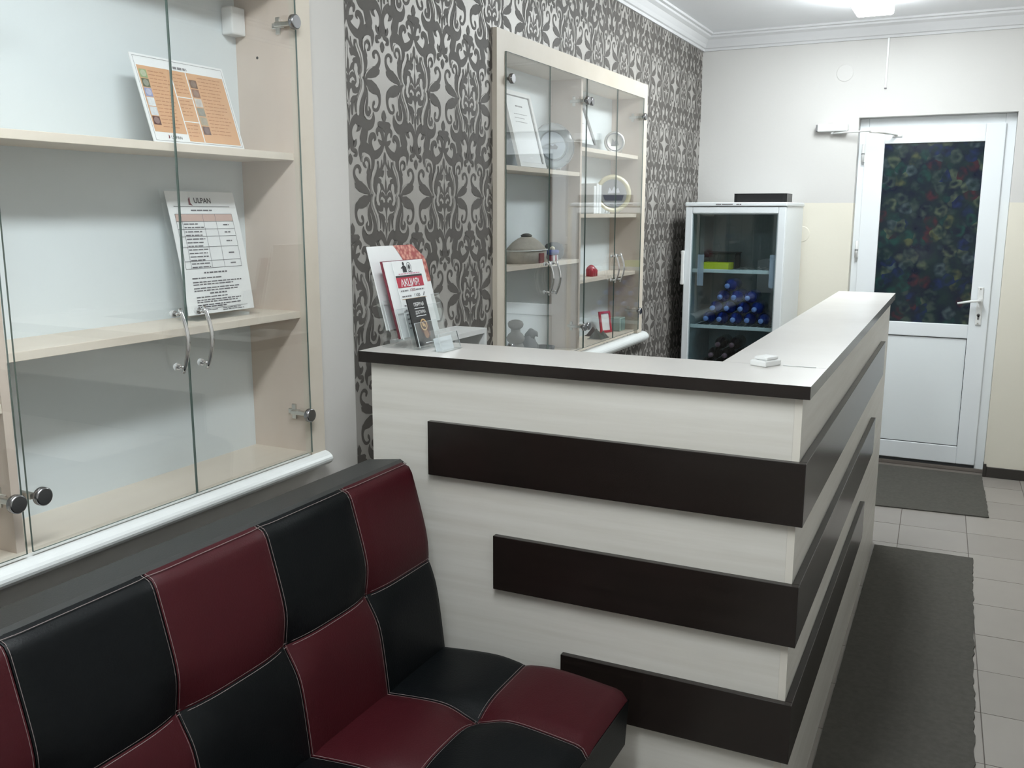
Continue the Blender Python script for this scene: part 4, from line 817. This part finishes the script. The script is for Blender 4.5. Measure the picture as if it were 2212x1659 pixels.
def plate(name, label, c, r, nrm, mats, prof, emblem=None, cat='plate'):
    T = thing(name, label, cat, (c[0], c[1], c[2]-r)); n = Vector(nrm).normalized()
    MB().lathe(prof, c, n, 40).build('dish', mats[0], T)
    a = Vector((0, 0, 1)).cross(n).normalized(); pl = Plane(c, a, n.cross(a)); mb = MB()
    if emblem: emblem(pl, mb); mb.build('emblem', mats[1:], T)
    # little easel
    q = MB(); base = Vector((c[0], c[1], c[2]-r*1.02)); tn = Vector((n.x, n.y, 0)).normalized()
    for s in (-1, 1): q.tube([base + a*0.03*s + tn*0.03 + Vector((0,0,0.012)), base + a*0.03*s + tn*0.022, base + a*0.03*s - tn*0.03, base + a*0.012*s - tn*0.012 + Vector((0,0,r*0.9))], 0.0018, 6)
    q.build('stand', M['silver'], T); return T
def award_glass():
    m, nt, b_ = base_mat('award_glass'); b_.inputs['Base Color'].default_value = (*lin((214, 224, 228)), 1); b_.inputs['Alpha'].default_value = 0.42; b_.inputs['Roughness'].default_value = 0.08; return m
def e1(pl, mb): pl.ring(mb, 0, 0, 0.0945, 0.0985, 0.0165, 0); pl.ring(mb, 0, 0, 0.062, 0.066, 0.012, 0); pl.disc(mb, 0, 0.002, 0.058, 0.011, 1); pl.poly(mb, [(-0.022, -0.008), (-0.012, 0.004), (-0.002, -0.002), (0.008, 0.008), (0.022, -0.004), (0.016, -0.014), (-0.016, -0.014)], 0.0125, 2)
plate('glass_plate', 'round clear glass award plate beside the certificate', (-0.074, 3.745, 1.7770), 0.098, (0.72, -0.66, 0.16), [award_glass(), M['silver'], mat('etched', (196, 204, 210), 0.5), M['ink_grey']], [(0.0, 0.004), (0.060, 0.004), (0.068, 0.008), (0.098, 0.016), (0.098, 0.012), (0.068, 0.004), (0.06, 0.0), (0.0, 0.0)], e1)
def e2(pl, mb): pl.disc(mb, 0, 0, 0.071, 0.0095, 0); pl.poly(mb, [(-0.055, -0.008), (0.055, -0.008), (0.045, -0.036), (-0.045, -0.036)], 0.0105, 1); pl.poly(mb, [(-0.03, 0.0), (-0.02, 0.03), (-0.008, 0.012), (0.004, 0.036), (0.014, 0.02), (0.026, 0.03), (0.034, 0.004)], 0.0105, 2)
plate('gold_plate', 'gold rimmed souvenir plate on the second right shelf', (-0.072, 4.500, 1.5915), 0.094, (0.62, -0.77, 0.12), [M['gold'], M['silver'], mat('plate_dark', (72, 74, 88), 0.4), mat('plate_light', (190, 192, 200), 0.4)], [(0.0, 0.004), (0.072, 0.004), (0.078, 0.009), (0.094, 0.012), (0.094, 0.008), (0.078, 0.003), (0.06, 0.0), (0.0, 0.0)], e2)
def e3(pl, mb): pl.ring(mb, 0, 0, 0.040, 0.045, 0.010, 0); pl.poly(mb, [(-0.02, -0.02), (-0.012, 0.018), (0.0, 0.0), (0.01, 0.02), (0.02, -0.016)], 0.0105, 1)
plate('silver_medal', 'small round silvery medal on the top right shelf', (-0.070, 4.500, 1.8430), 0.053, (0.62, -0.77, 0.12), [mat('medal', (196, 194, 188), 0.3, metal=0.7), M['dark_chrome'], M['dark_chrome']], [(0.0, 0.008), (0.047, 0.008), (0.053, 0.010), (0.053, 0.0), (0.0, 0.0)], e3, 'medal')
for k in range(3):
    T = thing('book', ['thin white book nearest the cabinet divider', 'middle of the three white books beside the gold plate', 'white book closest to the gold rimmed plate'][k], 'book', (-0.06, 4.13+k*0.034, 1.492), 'white books beside the gold plate')
    ya = 4.115 + k*0.034; hh = (0.128, 0.140, 0.134)[k]
    MB().cbox(-0.12, -0.022, ya, ya+0.030, 1.4925, 1.4925+hh, c=0.002).build('cover', M['paper'], T); MB().box(-0.117, -0.0215, ya+0.003, ya+0.027, 1.496+hh-0.003, 1.4925+hh+0.0003).build('pages', mat('page_cream', (226, 222, 208), 0.7), T)
# model yurt of grey felt
Y0 = (-0.073, 3.49, 1.2935); yt = thing('model_yurt', 'grey felt model yurt on the left shelf of the display cabinet', 'model', Y0)
felt = mat('grey_felt', (176, 170, 160), 0.95, spec=0.1, noise=0.15, nscale=60, bump=0.6, bscale=200)
MB().lathe([(0.066, 0.0), (0.068, 0.045), (0.066, 0.052)], Y0, (0,0,1), 28, sx=1.0, sy=2.1).build('wall', felt, yt)
MB().lathe([(0.070, 0.050), (0.060, 0.066), (0.046, 0.084), (0.030, 0.098), (0.016, 0.106), (0.0, 0.108)], Y0, (0,0,1), 28, sx=1.0, sy=2.0).build('roof', felt, yt)
MB().lathe([(0.018, 0.104), (0.020, 0.112), (0.010, 0.119), (0.0, 0.120)], Y0, (0,0,1), 18, sx=1.0, sy=1.8).build('crown', mat('dark_felt', (84, 80, 78), 0.9), yt)
MB().tube([(Y0[0]+0.072*math.cos(a), Y0[1]+0.145*math.sin(a), Y0[2]+0.052) for a in [i*2*math.pi/40 for i in range(41)]], 0.002, 5).build('rope', M['paper'], yt)
MB().box(Y0[0]+0.056, Y0[0]+0.0725, Y0[1]-0.020, Y0[1]+0.020, Y0[2], Y0[2]+0.040).build('door', mat('yurt_door', (128, 62, 58), 0.7), yt)
dl = (-0.028, 3.655, 1.2935); ds = thing('souvenir_drum', 'small blue topped souvenir with red and white stripes by the yurt', 'souvenir', dl)
MB().lathe([(0.020, 0.0), (0.020, 0.026)], dl, (0,0,1), 20).build('striped_base', mat('drum_red', (150, 34, 50), 0.5), ds)
for k in range(5):
    a = k*2*math.pi/5-0.8; MB().box(dl[0]+0.0205*math.cos(a)-0.003, dl[0]+0.0205*math.cos(a)+0.003, dl[1]+0.0205*math.sin(a)-0.003, dl[1]+0.0205*math.sin(a)+0.003, dl[2]+0.001, dl[2]+0.025).build('white_stripe', M['paper'], ds)
MB().lathe([(0.022, 0.026), (0.040, 0.030), (0.042, 0.044), (0.034, 0.047), (0.0, 0.048)], dl, (0,0,1), 24, sx=0.62).build('blue_top', mat('drum_blue', (44, 60, 140), 0.5), ds)
MB().lathe([(0.012, 0.047), (0.010, 0.058), (0.0, 0.064)], dl, (0,0,1), 14).build('gold_knob', M['gold'], ds)
tl = (-0.085, 3.800, 1.2935); tag(MB().lathe([(0.030, 0.0), (0.044, 0.020), (0.046, 0.045), (0.036, 0.066), (0.014, 0.074), (0.0, 0.075)], tl, (0,0,1), 20).build('felt_hat', mat('charcoal_felt', (86, 84, 82), 0.9, noise=0.2, nscale=80)), 'dark grey felt hat souvenir right of the model yurt', 'souvenir')
# stone figurines on the cabinet floor
stone = mat('grey_stone', (120, 118, 112), 0.8, noise=0.2, nscale=70, bump=0.5, bscale=200)
f1 = (-0.070, 3.385, 0.8865); t1 = thing('stone_idol', 'tall grey stone figurine with a round head in the display cabinet', 'figurine', f1)
MB().lathe([(0.034, 0.0), (0.035, 0.07), (0.030, 0.082)], f1, (0,0,1), 18).build('pedestal', stone, t1)
MB().lathe([(0.022, 0.080), (0.036, 0.094), (0.038, 0.106), (0.030, 0.120), (0.020, 0.128), (0.019, 0.142)], f1, (0,0,1), 18).build('body', stone, t1)
MB().lathe([(0.018, 0.140), (0.030, 0.150), (0.033, 0.162), (0.028, 0.172), (0.016, 0.178), (0.0, 0.180)], f1, (0,0,1), 18).build('head', stone, t1)
f2 = (-0.070, 3.515, 0.8865); t2 = thing('bird_figurine', 'dark stone bird figurine beside the tall idol', 'figurine', f2)
dst = mat('dark_stone', (92, 94, 94), 0.7, noise=0.2, nscale=70)
MB().lathe([(0.046, 0.0), (0.044, 0.03), (0.040, 0.060), (0.030, 0.085), (0.022, 0.100)], f2, (0,0,1), 14, sx=0.8, sy=1.1).build('body', dst, t2)
MB().tube([(f2[0], f2[1], f2[2]+0.09), (f2[0]+0.01, f2[1]+0.010, f2[2]+0.110), (f2[0]+0.016, f2[1]+0.034, f2[2]+0.104), (f2[0]+0.018, f2[1]+0.046, f2[2]+0.090)], [0.024, 0.022, 0.010, 0.002], 10).build('head', dst, t2)
MB().tube([(f2[0], f2[1]+0.03, f2[2]+0.07), (f2[0]+0.01, f2[1]+0.055, f2[2]+0.05), (f2[0]+0.012, f2[1]+0.075, f2[2]+0.004)], [0.014, 0.009, 0.003], 8).build('wing', dst, t2)
tag(MB().lathe([(0.022, 0.0), (0.048, 0.022), (0.052, 0.036), (0.048, 0.036), (0.02, 0.006), (0.0, 0.005)], (-0.068, 3.655, 0.8865), (0,0,1), 28).build('black_bowl', M['black']), 'shallow black bowl on the floor of the display cabinet', 'bowl')
# right compartment
rl = (-0.050, 4.165, 1.1975); rs = thing('red_ornament', 'small red carved ornament on the third right shelf', 'ornament', rl); rm = mat('red_glass', (178, 40, 58), 0.3, spec=0.6)
MB().lathe([(0.026, 0.0), (0.028, 0.03), (0.022, 0.042), (0.010, 0.052), (0.0, 0.054)], rl, (0,0,1), 14, sx=0.9).build('dome', rm, rs)
for s in (-1, 1): MB().lathe([(0.010, 0.0), (0.011, 0.026), (0.005, 0.036), (0.0, 0.038)], (rl[0]+0.012, rl[1]+0.026*s, rl[2]), (0,0,1), 10).build('turret', rm, rs)
for k, (x, y, h_, lab) in enumerate(((-0.040, 4.225, 0.052, 'larger silver pyramid ornament near the cabinet divider'), (-0.028, 4.285, 0.036, 'smaller silver pyramid ornament near the front glass'), (-0.100, 4.330, 0.046, 'dark little pyramid ornament beside the red frame'))):
    z = 0.8865; r_ = h_*0.62
    tag(MB().add([(x-r_, y-r_, z), (x+r_, y-r_, z), (x+r_, y+r_, z), (x-r_, y+r_, z), (x, y, z+h_)], [(3,2,1,0), (0,1,4), (1,2,4), (2,3,4), (3,0,4)]).add([(x-r_*1.08, y-r_*1.08, z), (x+r_*1.08, y-r_*1.08, z), (x+r_*1.08, y+r_*1.08, z), (x-r_*1.08, y+r_*1.08, z), (x-r_*1.08, y-r_*1.08, z+0.004), (x+r_*1.08, y-r_*1.08, z+0.004), (x+r_*1.08, y+r_*1.08, z+0.004), (x-r_*1.08, y+r_*1.08, z+0.004)], [(0,3,2,1), (4,5,6,7), (0,1,5,4), (1,2,6,5), (2,3,7,6), (3,0,4,7)]).build('pyramid', M['silver'] if k < 2 else mat('dark_pyramid', (100, 90, 88), 0.5)), lab, 'ornament', 'pyramid ornaments')
pl = Plane((-0.090, 4.425, 0.8890), (0.35, 0.94, 0), (-0.02, 0, 0.11)); rf = thing('framed_photo', 'small red picture frame at the bottom right of the display cabinet', 'picture frame', pl.p(0.04, 0))
f = MB()
for r in ((0, 0.085, 0, 0.012), (0, 0.085, 0.098, 0.11), (0, 0.012, 0.012, 0.098), (0.073, 0.085, 0.012, 0.098)): pl.slab(f, *r, -0.008, 0.0)
f.build('frame', rm, rf); pl.slab(MB(), 0.012, 0.073, 0.012, 0.098, -0.006, -0.003).build('mount', M['paper'], rf)
gc = thing('glass_cube', 'pale green glass block at the bottom right of the display cabinet', 'ornament', (-0.06, 4.59, 0.8865))
MB().cbox(-0.09, -0.035, 4.55, 4.632, 0.8865, 0.956, c=0.004).build('block', mat('green_glass', (168, 190, 182), 0.1, spec=0.8), gc); MB().cbox(-0.0345, -0.033, 4.562, 4.62, 0.894, 0.950, c=0.0005).build('front_plate', mat('etched_green', (130, 152, 146), 0.4, noise=0.4, nscale=60), gc)

for _o in bpy.data.objects:
    if _o.name.startswith('printed_text'): _o['kind'] = 'stuff'
